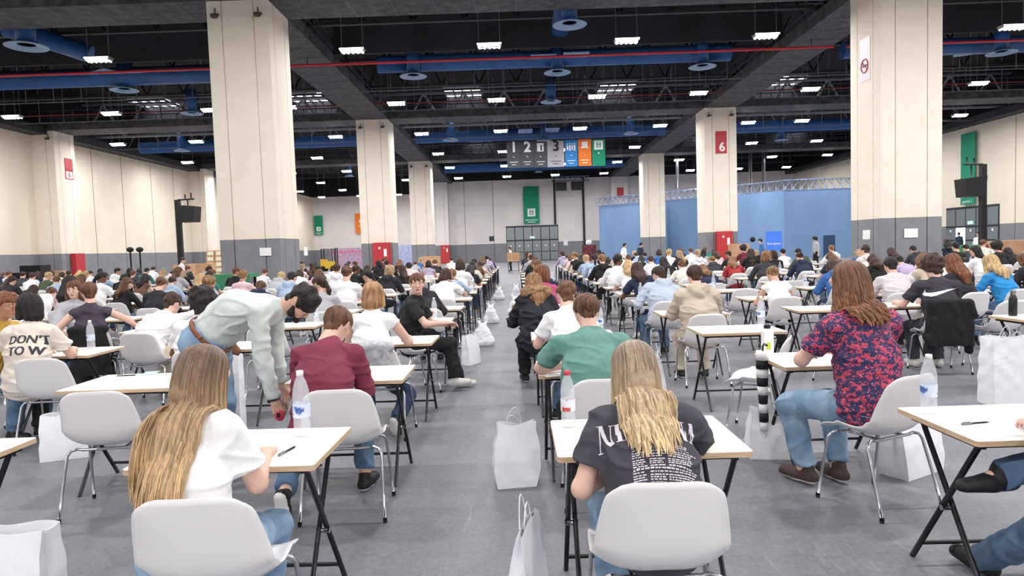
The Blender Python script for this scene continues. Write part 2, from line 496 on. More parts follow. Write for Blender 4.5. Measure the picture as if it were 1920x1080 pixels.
def shirt_mesh(name, J, h, m, kind='tee', fem=0, seed=0, fat=1.0, hem=.0, amp=.004):
    up = {'tee': .62, 'tank': .09, 'long': 2.0, 'hoodie': 2.0}[kind]
    infl = {'tee': .011, 'tank': .007, 'long': .010, 'hoodie': .020}[kind]
    pr = torso_prims(J, fem, fat)
    if up < 1:
        pr += arm_prims(J, up, slack=1.14 if kind == 'tee' else .95)
    else:
        pr += arm_prims(J, 1.93, slack=1.12)
    # hem
    d1 = (J['C'] - J['P']) / np.linalg.norm(J['C'] - J['P'])
    if J.get('waist'): pr[0]['a'] = J['P'] + d1 * .13
    pr.append(cone(J['P'] - d1 * (.01 + hem), J['P'] + d1 * (.05 if not J.get('waist') else .14), .114 * fat, .108 * fat, u=J['latp'], s=1.42))
    if kind == 'hoodie':
        n0 = J['N']; lat = J['lat']; b = -J['fw']
        pr += [cone(n0 + b * .075 + lat * -.06 + V(0, 0, .0), n0 + b * .10 + V(0, 0, -.05), .045, .05, k=.02),
               cone(n0 + b * .075 + lat * .06 + V(0, 0, .0), n0 + b * .10 + V(0, 0, -.05), .045, .05, k=.02),
               cone(n0 + lat * -.085, n0 - b * .06 + V(0, 0, -.02), .03, .03, k=.02), cone(n0 + lat * .085, n0 - b * .06 + V(0, 0, -.02), .03, .03, k=.02)]
    # neck opening
    v, f = field_mesh(pr, h, k=.035, infl=infl, post=folds(J, amp, seed))
    return mesh(name, v, f, m, None, True)
def trousers_mesh(name, J, h, m, upto=.93, flare=1.0, fat=1.0, amp=.004, seed=3):
    pr = leg_prims(J, upto, fat, flare * 1.25)
    if J.get('waist'):
        d1 = (J['C'] - J['P']) / np.linalg.norm(J['C'] - J['P'])
        pr.append(cone(J['P'] - d1 * .02, J['P'] + d1 * .12, .124, .120, u=J['latp'], s=1.36, cut=(J['P'] + d1 * .075, d1), k=.05))
    v, f = field_mesh(pr, h, k=.035, infl=.012, post=folds(J, amp, seed))
    return mesh(name, v, f, m, None, True)
def shoe_mesh(name, J, n, h, mats):
    d = foot_dir(J, n); a = J['A' + n]; dn = V(0, 0, -1) if abs(d[2]) < .35 else np.cross(np.cross(d, V(0, 0, -1)), d)
    dn = dn / np.linalg.norm(dn); lt = np.cross(d, dn)
    o = a + dn * .035 - d * .03
    z0 = (o + dn * .04)
    cut = (z0, dn)
    pr = [cone(a + dn * -.02, a + dn * .02, .042, .044, k=.02), cone(o, o + d * .09, .042, .040, k=.02, u=lt, s=1.0), cone(o + d * .09, o + d * .19, .042, .034, k=.02, u=lt, s=1.15)]
    if J.get('boot'):
        k_ = J['K' + n]; pr.append(cone(a, a + (k_ - a) * .32, .044, .050, k=.02))
    v, f = field_mesh(pr, h, k=.02, post=lambda P, Fd: np.maximum(Fd, (P - z0) @ dn))
    c = v[f].mean(1)
    mi = ((c - z0) @ dn < -.022).astype(int)
    return mesh(name, v, f, mats, mi, True)
def hair_mesh(name, J, style, h, m, infl=0):
    pr, post, k = hair_prims(J, style)
    v, f = field_mesh(pr, h, k=k, post=post, infl=infl)
    return mesh(name, v, f, m, None, True)
# ---------------------------------------------------------------- materials of the place
WHITE = mat('white_polypropylene', 'ebe8e9', .33, spec=.5)
CHROME = mat('chromed_steel', 'c4c4c8', .22, 1)
BLACKM = mat('black_steel', '141417', .38)
RUB = mat('black_rubber', '0c0c0c', .7)
TOPW = mat('white_laminate', 'f3f0ea', .35)
PLY = mat('birch_edge', 'd3b99c', .55, var='c4a583', vscale=10, vstretch=(1, 1, 14))
PAPER = mat('white_paper', 'f4f4f6', .7)
BAGW = mat('white_kraft_paper', 'f6f6fa', .6, bump=.25, bscale=9, sss=0)
PLASTIC = mat('clear_plastic', 'eef2fa', .08, alpha=.34, spec=.8)
WATER = mat('drinking_water', 'f0f8ff', .0, trans=1, ior=1.2)

def chair_shell(detail=1):
    nu, nv = (21, 30) if detail else (7, 9)
    prof = [(.225, .428), (.218, .447), (.16, .452), (.05, .440), (-.06, .432), (-.135, .446), (-.180, .486), (-.205, .55), (-.226, .64), (-.246, .72), (-.262, .80), (-.266, .812)]
    wid = [.215, .222, .232, .240, .243, .243, .241, .236, .224, .208, .190, .172]
    P = np.array(prof); t = np.linspace(0, len(P) - 1, 200)
    Q = np.stack([np.interp(t, range(len(P)), P[:, 0]), np.interp(t, range(len(P)), P[:, 1]), np.interp(t, range(len(P)), wid)], 1)
    s = np.r_[0, np.cumsum(np.hypot(*np.diff(Q[:, :2], axis=0).T))]; s /= s[-1]
    vv = np.linspace(0, 1, nv)
    yy, zz, ww = [np.interp(vv, s, Q[:, i]) for i in range(3)]
    k = np.ones(3) / 3
    def sm(a):
        for _ in range(3): a[1:-1] = (a[:-2] + a[1:-1] + a[2:]) / 3
        return a
    yy, zz, ww = sm(yy), sm(zz), sm(ww)
    ty, tz = np.gradient(yy), np.gradient(zz); L = np.hypot(ty, tz); ty /= L; tz /= L
    ny, nz = tz, -ty                                   # towards the sitter
    ny, nz = (ny, nz) if nz[3] > 0 else (-ny, -nz)
    G = np.zeros((nv, nu, 3)); N = np.zeros((nv, nu, 3))
    us = np.linspace(-1, 1, nu)
    for i in range(nv):
        v = vv[i]
        rise = .050 * min(1, v * 4 + .25) * (1 - max(0, v - .72) / .28 * .55) * (1.35 if .2 < v < .6 else 1.0)
        rc = 1.0
        if v > .93: rc = 1 - .16 * ((v - .93) / .07) ** 2
        if v < .05: rc = 1 - .10 * ((.05 - v) / .05) ** 2
        for j in range(nu):
            u = us[j]; w = ww[i] * rc
            e = rise * abs(u) ** 3.2
            drop = 0
            if v > .9: drop = -.02 * abs(u) ** 6 * (v - .9) / .1
            G[i, j] = (u * w, yy[i] + ny[i] * e, zz[i] + nz[i] * e + drop)
    du = np.gradient(G, axis=1); dv = np.gradient(G, axis=0)
    N = np.cross(du, dv); N /= np.linalg.norm(N, axis=2)[..., None] + 1e-9
    if N[3, nu // 2, 2] < 0: N = -N
    A = (G + N * .003).reshape(-1, 3); B = (G - N * .003).reshape(-1, 3)
    fs = []; n = nu * nv; idx = lambda i, j: i * nu + j
    for i in range(nv - 1):
        for j in range(nu - 1):
            q = (idx(i, j), idx(i, j + 1), idx(i + 1, j + 1), idx(i + 1, j))
            fs.append(q); fs.append(tuple(x + n for x in q[::-1]))
    ring = [idx(0, j) for j in range(nu)] + [idx(i, nu - 1) for i in range(1, nv)] + [idx(nv - 1, j) for j in range(nu - 2, -1, -1)] + [idx(i, 0) for i in range(nv - 2, 0, -1)]
    for a, b in zip(ring, ring[1:] + ring[:1]): fs.append((b, a, a + n, b + n))
    return np.r_[A, B], fs
def leg_pts(sx, fr):
    if fr: return [(sx * .175, .13, .428), (sx * .205, .14, .420), (sx * .222, .15, .395), (sx * .236, .185, .18), (sx * .245, .21, .012)]
    return [(sx * .175, -.11, .425), (sx * .212, -.12, .415), (sx * .230, -.13, .385), (sx * .242, -.19, .18), (sx * .250, -.235, .012)]
_v, _f = chair_shell(1); SHELL = mesh('shell', _v, _f, WHITE, None, True)
_v, _f = chair_shell(0); SHELL_LO = (_v, _f)
LEGM = {}
for sx in (-1, 1):
    for fr in (0, 1):
        m = MB(); p = leg_pts(sx, fr); m.tube(p, .0095, 8); LEGM[sx, fr] = m.me('leg', CHROME)
        m = MB(); b = p[-1]; m.tube([(b[0] - sx * .001, b[1], .03), (b[0], b[1], 0)], .0125, 8); LEGM[sx, fr, 'r'] = m.me('rubber_foot', RUB)
m = MB()
for fr in (0, 1):
    a, b = leg_pts(-1, fr)[0], leg_pts(1, fr)[0]; m.tube([a, (a[0] * .8, a[1], .418), (b[0] * .8, b[1], .418), b], .0095, 8)
for sx in (-1, 1): m.tube([(sx * .10, .13, .418), (sx * .10, -.11, .418)], .008, 8)
FRAME = m.me('seat_frame', CHROME)
m = MB(); m.add(SHELL_LO[0], SHELL_LO[1], 0, True)
for sx in (-1, 1):
    for fr in (0, 1): m.tube(leg_pts(sx, fr)[1:], .011, 4, 1)
CHAIR_LO = m.me('chair', [WHITE, CHROME])
def chair(x, y, rz, label, lod=0, group=None):
    if lod == 2:
        o = link('shell_chair', CHAIR_LO, None, (x, y, 0), rz); return tag(o, label, 'chair', group)
    t = thing('shell_chair', label, 'chair', (x, y, 0), rz, group)
    link('shell', SHELL, t); link('seat_frame', FRAME, t)
    for sx in (-1, 1):
        for fr in (0, 1):
            l = link('leg', LEGM[sx, fr], t)
            if lod == 0: link('rubber_foot', LEGM[sx, fr, 'r'], l)
    return t

TW, TD, TH = .80, .60, .74
def table_top():
    m = MB(); b = .012; z0, z1 = TH - .024, TH
    x, y = TW / 2, TD / 2
    pts = [(-x + b, -y), (x - b, -y), (x, -y + b), (x, y - b), (x - b, y), (-x + b, y), (-x, y - b), (-x, -y + b)]
    m.prism(pts, z0, z1 - .0015, 1); m.prism([(p[0] * .998, p[1] * .998) for p in pts], z1 - .0015, z1, 0)
    return m
TOPM = table_top().me('tabletop', [TOPW, PLY])
TL = {}
for sx in (-1, 1):
    for k, (y0, y1) in enumerate(((-.235, .255), (.235, -.255))):
        m = MB(); xx = sx * (.345 - k * .032); m.tube([(xx, y0, .705), (xx, y1, .0)], .0155, 8, flat=.75); TL[sx, k] = m.me('leg', BLACKM)
    m = MB(); xx = sx * .33; m.tube([(xx - .03, 0.0, .345), (xx + .03, 0, .345)], .014, 8); TL[sx, 'c'] = m.me('pivot', CHROME)
m = MB()
for y in (-.235, .235): m.tube([(-.35, y, .703), (.35, y, .703)], .012, 6)
for sx in (-1, 1): m.box((sx * .34 - .014, -.25, .690), (sx * .34 + .014, .25, .7155))
TRAIL = m.me('frame_rail', BLACKM)
m = MB(); m.tube([(-.34, .18, .10), (.34, .18, .10)], .010, 6); TSTR = m.me('stretcher', BLACKM)
m = table_top()
for sx in (-1, 1):
    for k, (y0, y1) in enumerate(((-.235, .255), (.235, -.255))):
        xx = sx * (.345 - k * .032); m.tube([(xx, y0, .705), (xx, y1, .0)], .016, 4, 2)
    m.box((sx * .34 - .014, -.25, .690), (sx * .34 + .014, .25, .7155), 2)
TABLE_LO = m.me('table', [TOPW, PLY, BLACKM])
def table(x, y, rz, label, lod=0, group=None):
    if lod == 2:
        return tag(link('folding_table', TABLE_LO, None, (x, y, 0), rz), label, 'table', group)
    t = thing('folding_table', label, 'table', (x, y, 0), rz, group)
    link('tabletop', TOPM, t); link('frame_rail', TRAIL, t); link('stretcher', TSTR, t)
    for sx in (-1, 1):
        link('leg', TL[sx, 0], t); link('leg', TL[sx, 1], t)
        if lod == 0: link('pivot', TL[sx, 'c'], t)
    return t

# ---------------------------------------------------------------- small things
def bottle_me(kind):
    m = MB()
    if kind == 'water':
        m.lathe([(.0001, .006), (.018, .001), (.032, .004), (.0345, .015), (.034, .06), (.033, .066), (.034, .072), (.034, .13), (.0325, .136), (.034, .142), (.0345, .165), (.032, .19), (.024, .222), (.015, .243), (.0125, .25), (.0125, .262)], n=28)
    return m
BOT = bottle_me('water').me('bottle', PLASTIC)
m = MB(); m.lathe([(.0348, .08), (.0352, .082), (.0352, .135), (.0348, .137)], n=28); m.f = m.f[:-2]; m.m = m.m[:-2]; m.s = m.s[:-2]
LABELS = {}
for nm, c1, c2 in (('blue', 'd9e4f6', '3f62b0'), ('red', 'e9edf6', 'd0473f')):
    k = MB(); k.v = list(m.v); k.f = list(m.f); k.m = list(m.m); k.s = list(m.s)
    LABELS[nm] = k.me('bottle_label', mat('label_' + nm, c1, .4, var=c2, vscale=22, ramp=(.55, .6)))
CAPS = {}
for nm, c in (('white', 'f2f2f4'), ('red', 'e0405a'), ('blue', '3a6fd0')):
    k = MB(); k.lathe([(.0145, .249), (.0145, .268), (.012, .270)], n=20); CAPS[nm] = k.me('bottle_cap', mat('cap_' + nm, c, .4))
m = MB(); m.lathe([(.0001, .008), (.030, .008), (.0325, .02), (.032, .13), (.0315, .155)], n=24); WAT = m.me('water', WATER)
def bottle(x, y, label, cap='white', lab='blue', z=TH, full=True, s=1.0, group=None):
    t = thing('water_bottle', label, 'bottle', (x, y, z), rnd.random() * 6, group, s)
    link('bottle_shell', BOT, t); link('bottle_cap', CAPS[cap], t); link('bottle_label', LABELS[lab], t)
    return t
def sheet(x, y, z, rz, label, w=.21, h=.297, m=None, group=None):
    b = MB(); b.box((-w / 2, -h / 2, 0), (w / 2, h / 2, .0012))
    return tag(b.obj('paper_sheet', m or PAPER, None, (x, y, z), rz), label, 'paper', group)
def pen(x, y, z, rz, label):
    t = thing('pen', label, 'pen', (x, y, z + .005), rz)
    b = MB(); b.tube([(-.07, 0, 0), (.045, 0, 0)], .0045, 8); b.tube([(.045, 0, 0), (.062, 0, 0)], [.0045, .001], 8); b.obj('barrel', mat('pen_black', '1a1a1e', .3), t)
    b = MB(); b.tube([(-.078, 0, 0), (-.03, 0, 0)], .0055, 8); b.tube([(-.075, 0, .007), (-.035, 0, .007)], .0015, 4); b.obj('pen_cap', mat('pen_grey', '8a8c92', .3), t)
    return t
def paper_bag(x, y, rz, w, d, h, label, seed=0, handles=True, flop=0., bulge=.0, group=None, openb=True, mtl=None, cat='bag'):
    """a carrier bag: gusseted box with creases, open mouth, two cord handles"""
    r = np.random.RandomState(seed)
    nx, nz = 14, 16
    ring = []
    per = 4 * nx
    vs = []
    for i in range(nz + 1):
        t = i / nz; z = h * t
        g = 1 - flop * t ** 1.6                         # mouth pressed together
        for k in range(per):
            sde, a = divmod(k, nx); a = a / nx
            if sde == 0: p = V(-w / 2 + w * a, -d / 2, 0)
            elif sde == 1: p = V(w / 2, -d / 2 + d * a, 0)
            elif sde == 2: p = V(w / 2 - w * a, d / 2, 0)
            else: p = V(-w / 2, d / 2 - d * a, 0)
            if sde in (1, 3): p[0] *= 1 - .35 * flop * t * (1 - abs(2 * a - 1))
            p[1] *= g
            b = bulge * math.sin(PI * min(1, t * 1.15)) ** 1
            p[:2] *= 1 + b
            ph = r.rand() * 0
            q = V(p[0] * 23 + seed, p[1] * 23, z * 17)
            n_ = math.sin(q[0] + 1.7 * math.sin(q[2])) * math.cos(q[1] * 1.3 + q[2]) + .5 * math.sin(q[2] * 2.3 + q[0] * 1.7)
            p[:2] *= 1 + .022 * n_ * min(1, t * 3)
            zz = z
            if t > .8: zz += .012 * math.sin(a * 6.28 + seed) * (t - .8) * 5
            vs.append(V(p[0] + .03 * flop * t * math.sin(seed), p[1] + .02 * t * t * math.cos(seed * 2), zz))
    fs = []
    for i in range(nz):
        for k in range(per):
            fs.append((i * per + k, i * per + (k + 1) % per, (i + 1) * per + (k + 1) % per, (i + 1) * per + k))
    fs.append(tuple(range(per))[::-1])
    n = len(vs)
    if openb:                                           # inner skin
        vs2 = [v * V(.985, .975, 1) + V(0, 0, .003) for v in vs]
        fs += [tuple(x + n for x in f[::-1]) for f in fs]
        vs = vs + vs2
        o = nz * per
        for k in range(per): fs.append((o + k, o + (k + 1) % per, n + o + (k + 1) % per, n + o + k))
    t = thing('carrier_bag', label, cat, (x, y, 0), rz, group)
    m = MB(); m.add(vs, fs, 0, False); m.obj('bag_body', mtl or BAGW, t)
    if handles:
        for sy in (-1, 1):
            yy = sy * d / 2 * (1 - flop) * .92; hh = .10 + .02 * sy
            tx = .02 * math.sin(seed * 3 + sy)
            pts = [(-.055 + .11 * a + tx * math.sin(a * PI), yy + .02 * math.sin(a * PI) * math.cos(seed), h - .02 + hh * math.sin(PI * a) ** .7) for a in np.linspace(0, 1, 12)]
            k = MB(); k.tube(pts, .0028, 6); k.obj('handle', mat('bag_cord', 'e6e6ec', .7), t)
    return t
def plastic_bag(x, y, rz, w, d, h, label, seed=0, group=None):
    """thin carrier bag slumped on the floor with two gathered loops"""
    pr = [cone((-w * .25, 0, .06), (w * .25, 0, .06), .10, .10, u=V(0, 1, 0), s=max(.6, d / .2)), cone((0, 0, .08), (0, .0, h * .55), .11, .085, u=V(1, 0, 0), s=w / .22),
          cone((0, 0, h * .5), (.01, 0, h * .8), .07, .035, u=V(1, 0, 0), s=1.2), cone((-.02, 0, h * .78), (-.06, 0, h), .028, .016), cone((.02, 0, h * .78), (.06, .01, h * .97), .028, .016)]
    J = None
    r = np.random.RandomState(seed); ks = r.randn(8, 3) * 30; ph = r.rand(8) * 6
    def post(P, Fd):
        w_ = sum(np.sin(P @ ks[i] + ph[i]) for i in range(8)) / 3
        return np.maximum(Fd - .008 * (1 - np.abs(w_)), -P[..., 2])
    v, f = field_mesh(pr, .010, k=.05, post=post)
    t = thing('plastic_bag', label, 'bag', (x, y, 0), rz, group)
    link('bag_body', mesh('b', v, f, BAGW, None, True), t)
    b = MB()
    for sx in (-1, 1):
        b.tube([(sx * .06 + .028 * math.cos(a), .0, h + .02 + .035 * math.sin(a)) for a in np.linspace(-1.2, 4.3, 10)], .007, 6)
    b.obj('handle', BAGW, t)
    return t
# ---------------------------------------------------------------- the hall
CREAM = mat('cream_panel', 'eee2d3', .7, var='f3e8db', vscale=1.2, detail=2)
WALLW = mat('pale_wall', 'e9e2e0', .7, var='dcd6d6', vscale=.35, detail=2)
WALLC = mat('cream_wall', 'efe4d2', .7, var='e6dac8', vscale=.35, detail=2)
BAND = mat('grey_band', '86878d', .6, var='7f8086', vscale=2)
DARK = mat('ceiling_dark', '1a1b20', .8)
TRAY = mat('ceiling_tray', '58585d', .7, var='3c3c41', vscale=3, vstretch=(1, 1, 1))
TRUSS = mat('truss_grey', '4c4e56', .5)
TRUSSD = mat('truss_dark', '2c2d33', .6)
DUCT = mat('duct_blue', '2e60a0', .45, var='295690', vscale=2)
DUCTP = mat('duct_pale', '8fa9cc', .5)
RED = mat('pipe_red', 'c8303c', .4)
SIGNR = mat('sign_red', 'b9323a', .5)
GREEN = mat('banner_green', '0f8a68', .7)
ORANGE = mat('banner_orange', 'f07a2a', .7)
BLUEB = mat('banner_blue', '2f7fc8', .7)
GREYB = mat('banner_dark', '4a4b54', .7)
GREYL = mat('banner_light', 'a9a6ae', .7)
INK = mat('ink_white', 'f2f2f2', .6)
INKD = mat('ink_dark', '26262a', .6)
BLACK = mat('black_box', '121215', .5)
BOOTH = mat('booth_blue', '7898c2', .7, var='708fb8', vscale=.6, vstretch=(1, 1, .3))
GLASS = mat('door_glass', '8a8f92', .15, spec=.6, metal=.2)
FRAMEM = mat('door_frame', '33363a', .5)
CARD = mat('cardboard', 'c79f7c', .8, var='b98f6c', vscale=3)
LAMPE = mat('lamp_panel', 'fffdf8', .5, emit=9)
LAMPH = mat('lamp_housing', 'b8bac0', .4, .3)
SKY = mat('daylight_glow', 'fafcff', .5, emit=5)

def floor_mat():
    m = bpy.data.materials.new('concrete_floor'); m.use_nodes = True; nt = m.node_tree; N = nt.nodes; Lk = nt.links.new
    b = N['Principled BSDF']; tc = N.new('ShaderNodeTexCoord')
    def noise(sc, st=(1, 1, 1), det=5, rough=.6):
        mp = N.new('ShaderNodeMapping'); mp.inputs['Scale'].default_value = st; Lk(tc.outputs['Object'], mp.inputs['Vector'])
        n = N.new('ShaderNodeTexNoise'); n.inputs['Scale'].default_value = sc; n.inputs['Detail'].default_value = det; n.inputs['Roughness'].default_value = rough
        Lk(mp.outputs['Vector'], n.inputs['Vector']); return n.outputs['Fac']
    def ramp(f, p0, p1, c0, c1):
        r = N.new('ShaderNodeValToRGB'); e = r.color_ramp.elements; e[0].position = p0; e[1].position = p1
        e[0].color = srgb(c0) + (1,); e[1].color = srgb(c1) + (1,); Lk(f, r.inputs['Fac']); return r.outputs['Color']
    def mix(f, a, c):
        x = N.new('ShaderNodeMix'); x.data_type = 'RGBA'
        if isinstance(f, float): x.inputs[0].default_value = f
        else: Lk(f, x.inputs[0])
        Lk(a, x.inputs[6])
        if isinstance(c, tuple): x.inputs[7].default_value = c
        else: Lk(c, x.inputs[7])
        return x.outputs[2]
    base = ramp(noise(.8, (1, .5, 1)), .35, .68, '6b6b73', '86868e')
    fine = ramp(noise(28, (1, 1, 1), 4, .8), .3, .75, '54545b', '97979f')
    c = mix(.38, base, fine)
    sc = ramp(noise(5, (5, .22, 1), 6, .75), .60, .70, '000000', 'ffffff')
    bw = N.new('ShaderNodeRGBToBW'); Lk(sc, bw.inputs[0]); mu = N.new('ShaderNodeMath'); mu.operation = 'MULTIPLY'; mu.inputs[1].default_value = .3; Lk(bw.outputs[0], mu.inputs[0])
    c = mix(mu.outputs[0], c, srgb('bcbcc4') + (1,))
    sp = ramp(noise(55, (1, 1, 1), 2, .5), .74, .77, '000000', 'ffffff')
    bw2 = N.new('ShaderNodeRGBToBW'); Lk(sp, bw2.inputs[0]); mu2 = N.new('ShaderNodeMath'); mu2.operation = 'MULTIPLY'; mu2.inputs[1].default_value = .45; Lk(bw2.outputs[0], mu2.inputs[0])
    c = mix(mu2.outputs[0], c, srgb('cfcfd6') + (1,))
    Lk(c, b.inputs['Base Color'])
    rr = N.new('ShaderNodeMapRange'); rr.inputs[3].default_value = .38; rr.inputs[4].default_value = .62; Lk(noise(3), rr.inputs[0]); Lk(rr.outputs[0], b.inputs['Roughness'])
    b.inputs['Specular IOR Level'].default_value = .35
    return m
def struct(name, mb, mats, **k):
    o = mb.obj(name, mats); o['kind'] = 'structure'; return o

XL, XR, YB, YF, YF2 = -28.6, 33.0, -26.0, 81.5, 97.0
mb = MB(); mb.box((XL - .3, YB, -.2), (XR + .3, YF2 + .3, 0)); struct('floor', mb, floor_mat())
ZC = 12.4
mb = MB(); mb.box((XL - .3, YB, ZC), (XR + .3, YF2 + .3, ZC + .2)); struct('ceiling', mb, DARK)
ZB = 2.13; WT = 9.6
def wall(name, x0, y0, x1, y1, seams=(), m=WALLW, holes=None):
    """wall slab from 0 to the ceiling, grey band below; seams are grooves"""
    mb = MB(); mb.box((x0, y0, 0), (x1, y1, ZB), 1); mb.box((x0, y0, ZB), (x1, y1, WT), 0); mb.box((x0, y0, WT), (x1, y1, ZC), 2)
    return struct(name, mb, [m, BAND, DARK])
wall('wall_left', XL - .3, YB, XL, YF2, m=WALLC)
wall('wall_right', XR, YB, XR + .3, YF, m=WALLC)
wall('wall_back', -9.2, YF, XR, YF + .3)
wall('wall_back_left', XL, YF2, -9.2, YF2 + .3)
wall('wall_return', -9.5, YF, -9.2, YF2)
def seam(name, pts, w=.03):
    mb = MB()
    for (x, y, z0, z1) in pts: mb.box((x - w, y - w, z0), (x + w, y + w, z1))
    return struct(name, mb, mat('seam_dark', '4a4644', .8))
seam('trim_1', [(x, YF - .0, 0, WT) for x in (-6, -2.6)], .02)
seam('trim_2', [(XL, y, 0, WT) for y in (13.5, 17, 26, 29.6, 33, 37, 46.5, 50, 54, 57.5, 66, 70)], .012)
seam('trim_3', [(XR, y, 0, WT) for y in (27, 31, 34, 38, 45.5, 55, 58)], .012)
mb = MB(); mb.box((4.6, YF - .12, 4.2), (4.85, YF, WT)); mb.box((8.0, YF - .12, 0), (8.25, YF, WT)); struct('trim_4', mb, INKD)

# columns: panelled shafts on a 20.5 x 19.6 m grid
COLX = (-8.3, 12.25); COLY = (21.3, 40.8, 60.4)
def shaft(w, d, ztop):
    """plan polygon with two narrow grooves per face"""
    g = .016; pts = []
    hx, hy = w / 2, d / 2
    def face(p, q, nrm):
        p, q = V(*p), V(*q); L = np.linalg.norm(q - p); u = (q - p) / L
        pts.append(p)
        for t in (.24, .76):
            c = p + (q - p) * t
            pts.extend([c - u * g, c - u * g - nrm * .05, c + u * g - nrm * .05, c + u * g])
    face((-hx, -hy), (hx, -hy), V(0, -1)); face((hx, -hy), (hx, hy), V(1, 0)); face((hx, hy), (-hx, hy), V(0, 1)); face((-hx, hy), (-hx, -hy), V(-1, 0))
    mb = MB(); mb.prism(pts, 0, ZB, 1); mb.prism(pts, ZB, ztop, 0)
    return mb
def column(x, y, w=1.88, d=1.88, nm='hall_column', label='', m=CREAM, sprk=True, real=True):
    t = thing(nm, label, 'column', (x, y, 0))
    shaft(w, d, 9.42).obj('shaft', [m, BAND], t)
    if sprk:
        b = MB()
        for sx in (-.36, .34):
            b.box((w * sx - .09, -d / 2 - .16, 8.90), (w * sx + .07, -d / 2, 9.0)); b.ball((w * sx, -d / 2 - .14, 8.93), .06, 0, 10, 6); b.ball((w * sx + .10, -d / 2 - .08, 8.98), .045, 0, 10, 6)
            b.tube([(w * sx, -d / 2 - .02, 8.95), (w * sx, -d / 2 - .02, 9.2)], .02, 6)
        b.obj('floodlight', mat('bracket_brown', '5c4c42', .6), t)
    return t
lab = {(-8.3, 21.3): 'tall cream panelled column with grey base and one landscape notice, nearest on the left',
       (-8.3, 40.8): 'cream column left of the aisle with a red cabinet at its base, second in its row',
       (-8.3, 60.4): 'narrow looking cream column left of the aisle, third in its row',
       (12.25, 21.3): 'widest cream column on the right with no-smoking sign and paper notices',
       (12.25, 40.8): 'cream column with a red number sign high up in front of the blue booth',
       (12.25, 60.4): 'cream column standing in front of the left end of the blue booth'}
for y in COLY:
    for x in COLX: column(x, y + .94, label=lab[(x, y)], sprk=not (x > 0 and y == 60.4))
for i, (x, y, l) in enumerate([(-8.75, 80.4, 'greyish column against the back wall left of the aisle'), (12.2, 80.6, 'pale column at the back wall with small red sign above the booth')]):
    column(x, y + .3, label=l, m=WALLW, sprk=False)
for y, l in zip(COLY, ['cream wall pilaster beyond the left edge', 'cream wall pilaster on the left wall with red fire sign', 'cream wall pilaster on the left wall behind the loudspeaker mast']):
    if y > 30: column(XL + .35, y + .94, w=2.0, nm='wall_pilaster', label=l, sprk=y < 50)

# ceiling grid of trays
def tray(name, lo, hi, label, axis):
    t = thing(name, label, 'ceiling tray', ((lo[0] + hi[0]) / 2, (lo[1] + hi[1]) / 2, lo[2]))
    c = V((lo[0] + hi[0]) / 2, (lo[1] + hi[1]) / 2, lo[2])
    b = MB(); b.box(V(*lo) - c, V(*hi) - c); b.obj('tray_body', TRAY, t)
    L = hi[axis] - lo[axis]; n = int(L / 1.3); b = MB()
    for k in range(n + 1):
        p = -L / 2 + L * k / n
        for s_ in (-1, 1):
            w = (hi[1 - axis] - lo[1 - axis]) / 2
            q = (p, s_ * w) if axis == 0 else (s_ * w, p)
            b.box((q[0] - .02, q[1] - .02, .2), (q[0] + .02, q[1] + .02, 1.15))
            if s_ == 1:
                a_, b_ = ((p - .015, -w, -.012), (p + .015, w, 0)) if axis == 0 else ((-w, p - .015, -.012), (w, p + .015, 0))
                b.box(a_, b_)
    for s_ in (-1, 1):
        w = (hi[1 - axis] - lo[1 - axis]) / 2 * s_
        for z in (.7, 1.12):
            if axis == 0: b.box((-L / 2, w - .02, z), (L / 2, w + .02, z + .04))
            else: b.box((w - .02, -L / 2, z), (w + .02, L / 2, z + .04))
    b.obj('guard_rail', TRUSS, t)
ordn = ['first', 'second', 'third', 'fourth', 'fifth', 'sixth', 'seventh', 'eighth', 'ninth', 'tenth', 'eleventh', 'twelfth', 'thirteenth', 'fourteenth', 'fifteenth', 'sixteenth', 'seventeenth', 'eighteenth', 'nineteenth', 'twentieth']
for x, l in zip(COLX, ('left', 'right')):
    tray('ceiling_tray', (x - .95, YB, 9.42), (x + .95, YF, 9.9), 'dark grey ceiling tray running lengthwise over the %s column row' % l, 1)
for y, l in zip(COLY, ('nearest', 'second', 'third')):
    tray('ceiling_tray', (XL, y, 9.43), (XR, y + 1.9, 9.86), 'dark grey ceiling tray crossing the hall over the %s columns' % l, 0)
for x in (XL + .5, XR - .5):
    mb = MB(); mb.box((x - .5, YB, 9.2), (x + .5, YF, 9.65)); tag(mb.obj('ceiling_edge_beam', TRUSSD), 'dark beam along the top of the %s side wall' % ('left' if x < 0 else 'right'), 'beam')

def truss(y, x0, x1, z0, z1, label, step=1.6, r=.045, m=TRUSS):
    t = thing('roof_truss', label, 'truss', ((x0 + x1) / 2, y, z0)); L = x1 - x0
    b = MB()
    for z in (0, z1 - z0): b.box((-L / 2, -.09, z - .06), (L / 2, .09, z + .06))
    b.obj('chord', m, t)
    b = MB(); n = int(L / step)
    for k in range(n):
        a = -L / 2 + L * k / n; c = a + L / n; mid = (a + c) / 2
        b.tube([(a, 0, 0), (mid, 0, z1 - z0)], r, 4); b.tube([(mid, 0, z1 - z0), (c, 0, 0)], r, 4)
    b.obj('web', m, t)
ty = [26.0, 31.0, 36.0, 46.0, 51.0, 56.0, 66.0, 71.5, 77.0]
for i, y in enumerate(ty):
    truss(y, XL, XR, 10.15 if i not in (3, 4) else 9.85, 12.0, 'dark open web roof truss, %s from the camera' % ordn[i], step=2.6 if i in (3, 4) else 1.9, r=.075 if i in (3, 4) else .045, m=TRUSSD if i not in (3, 4) else mat('truss_pale', '8a8d99', .5))
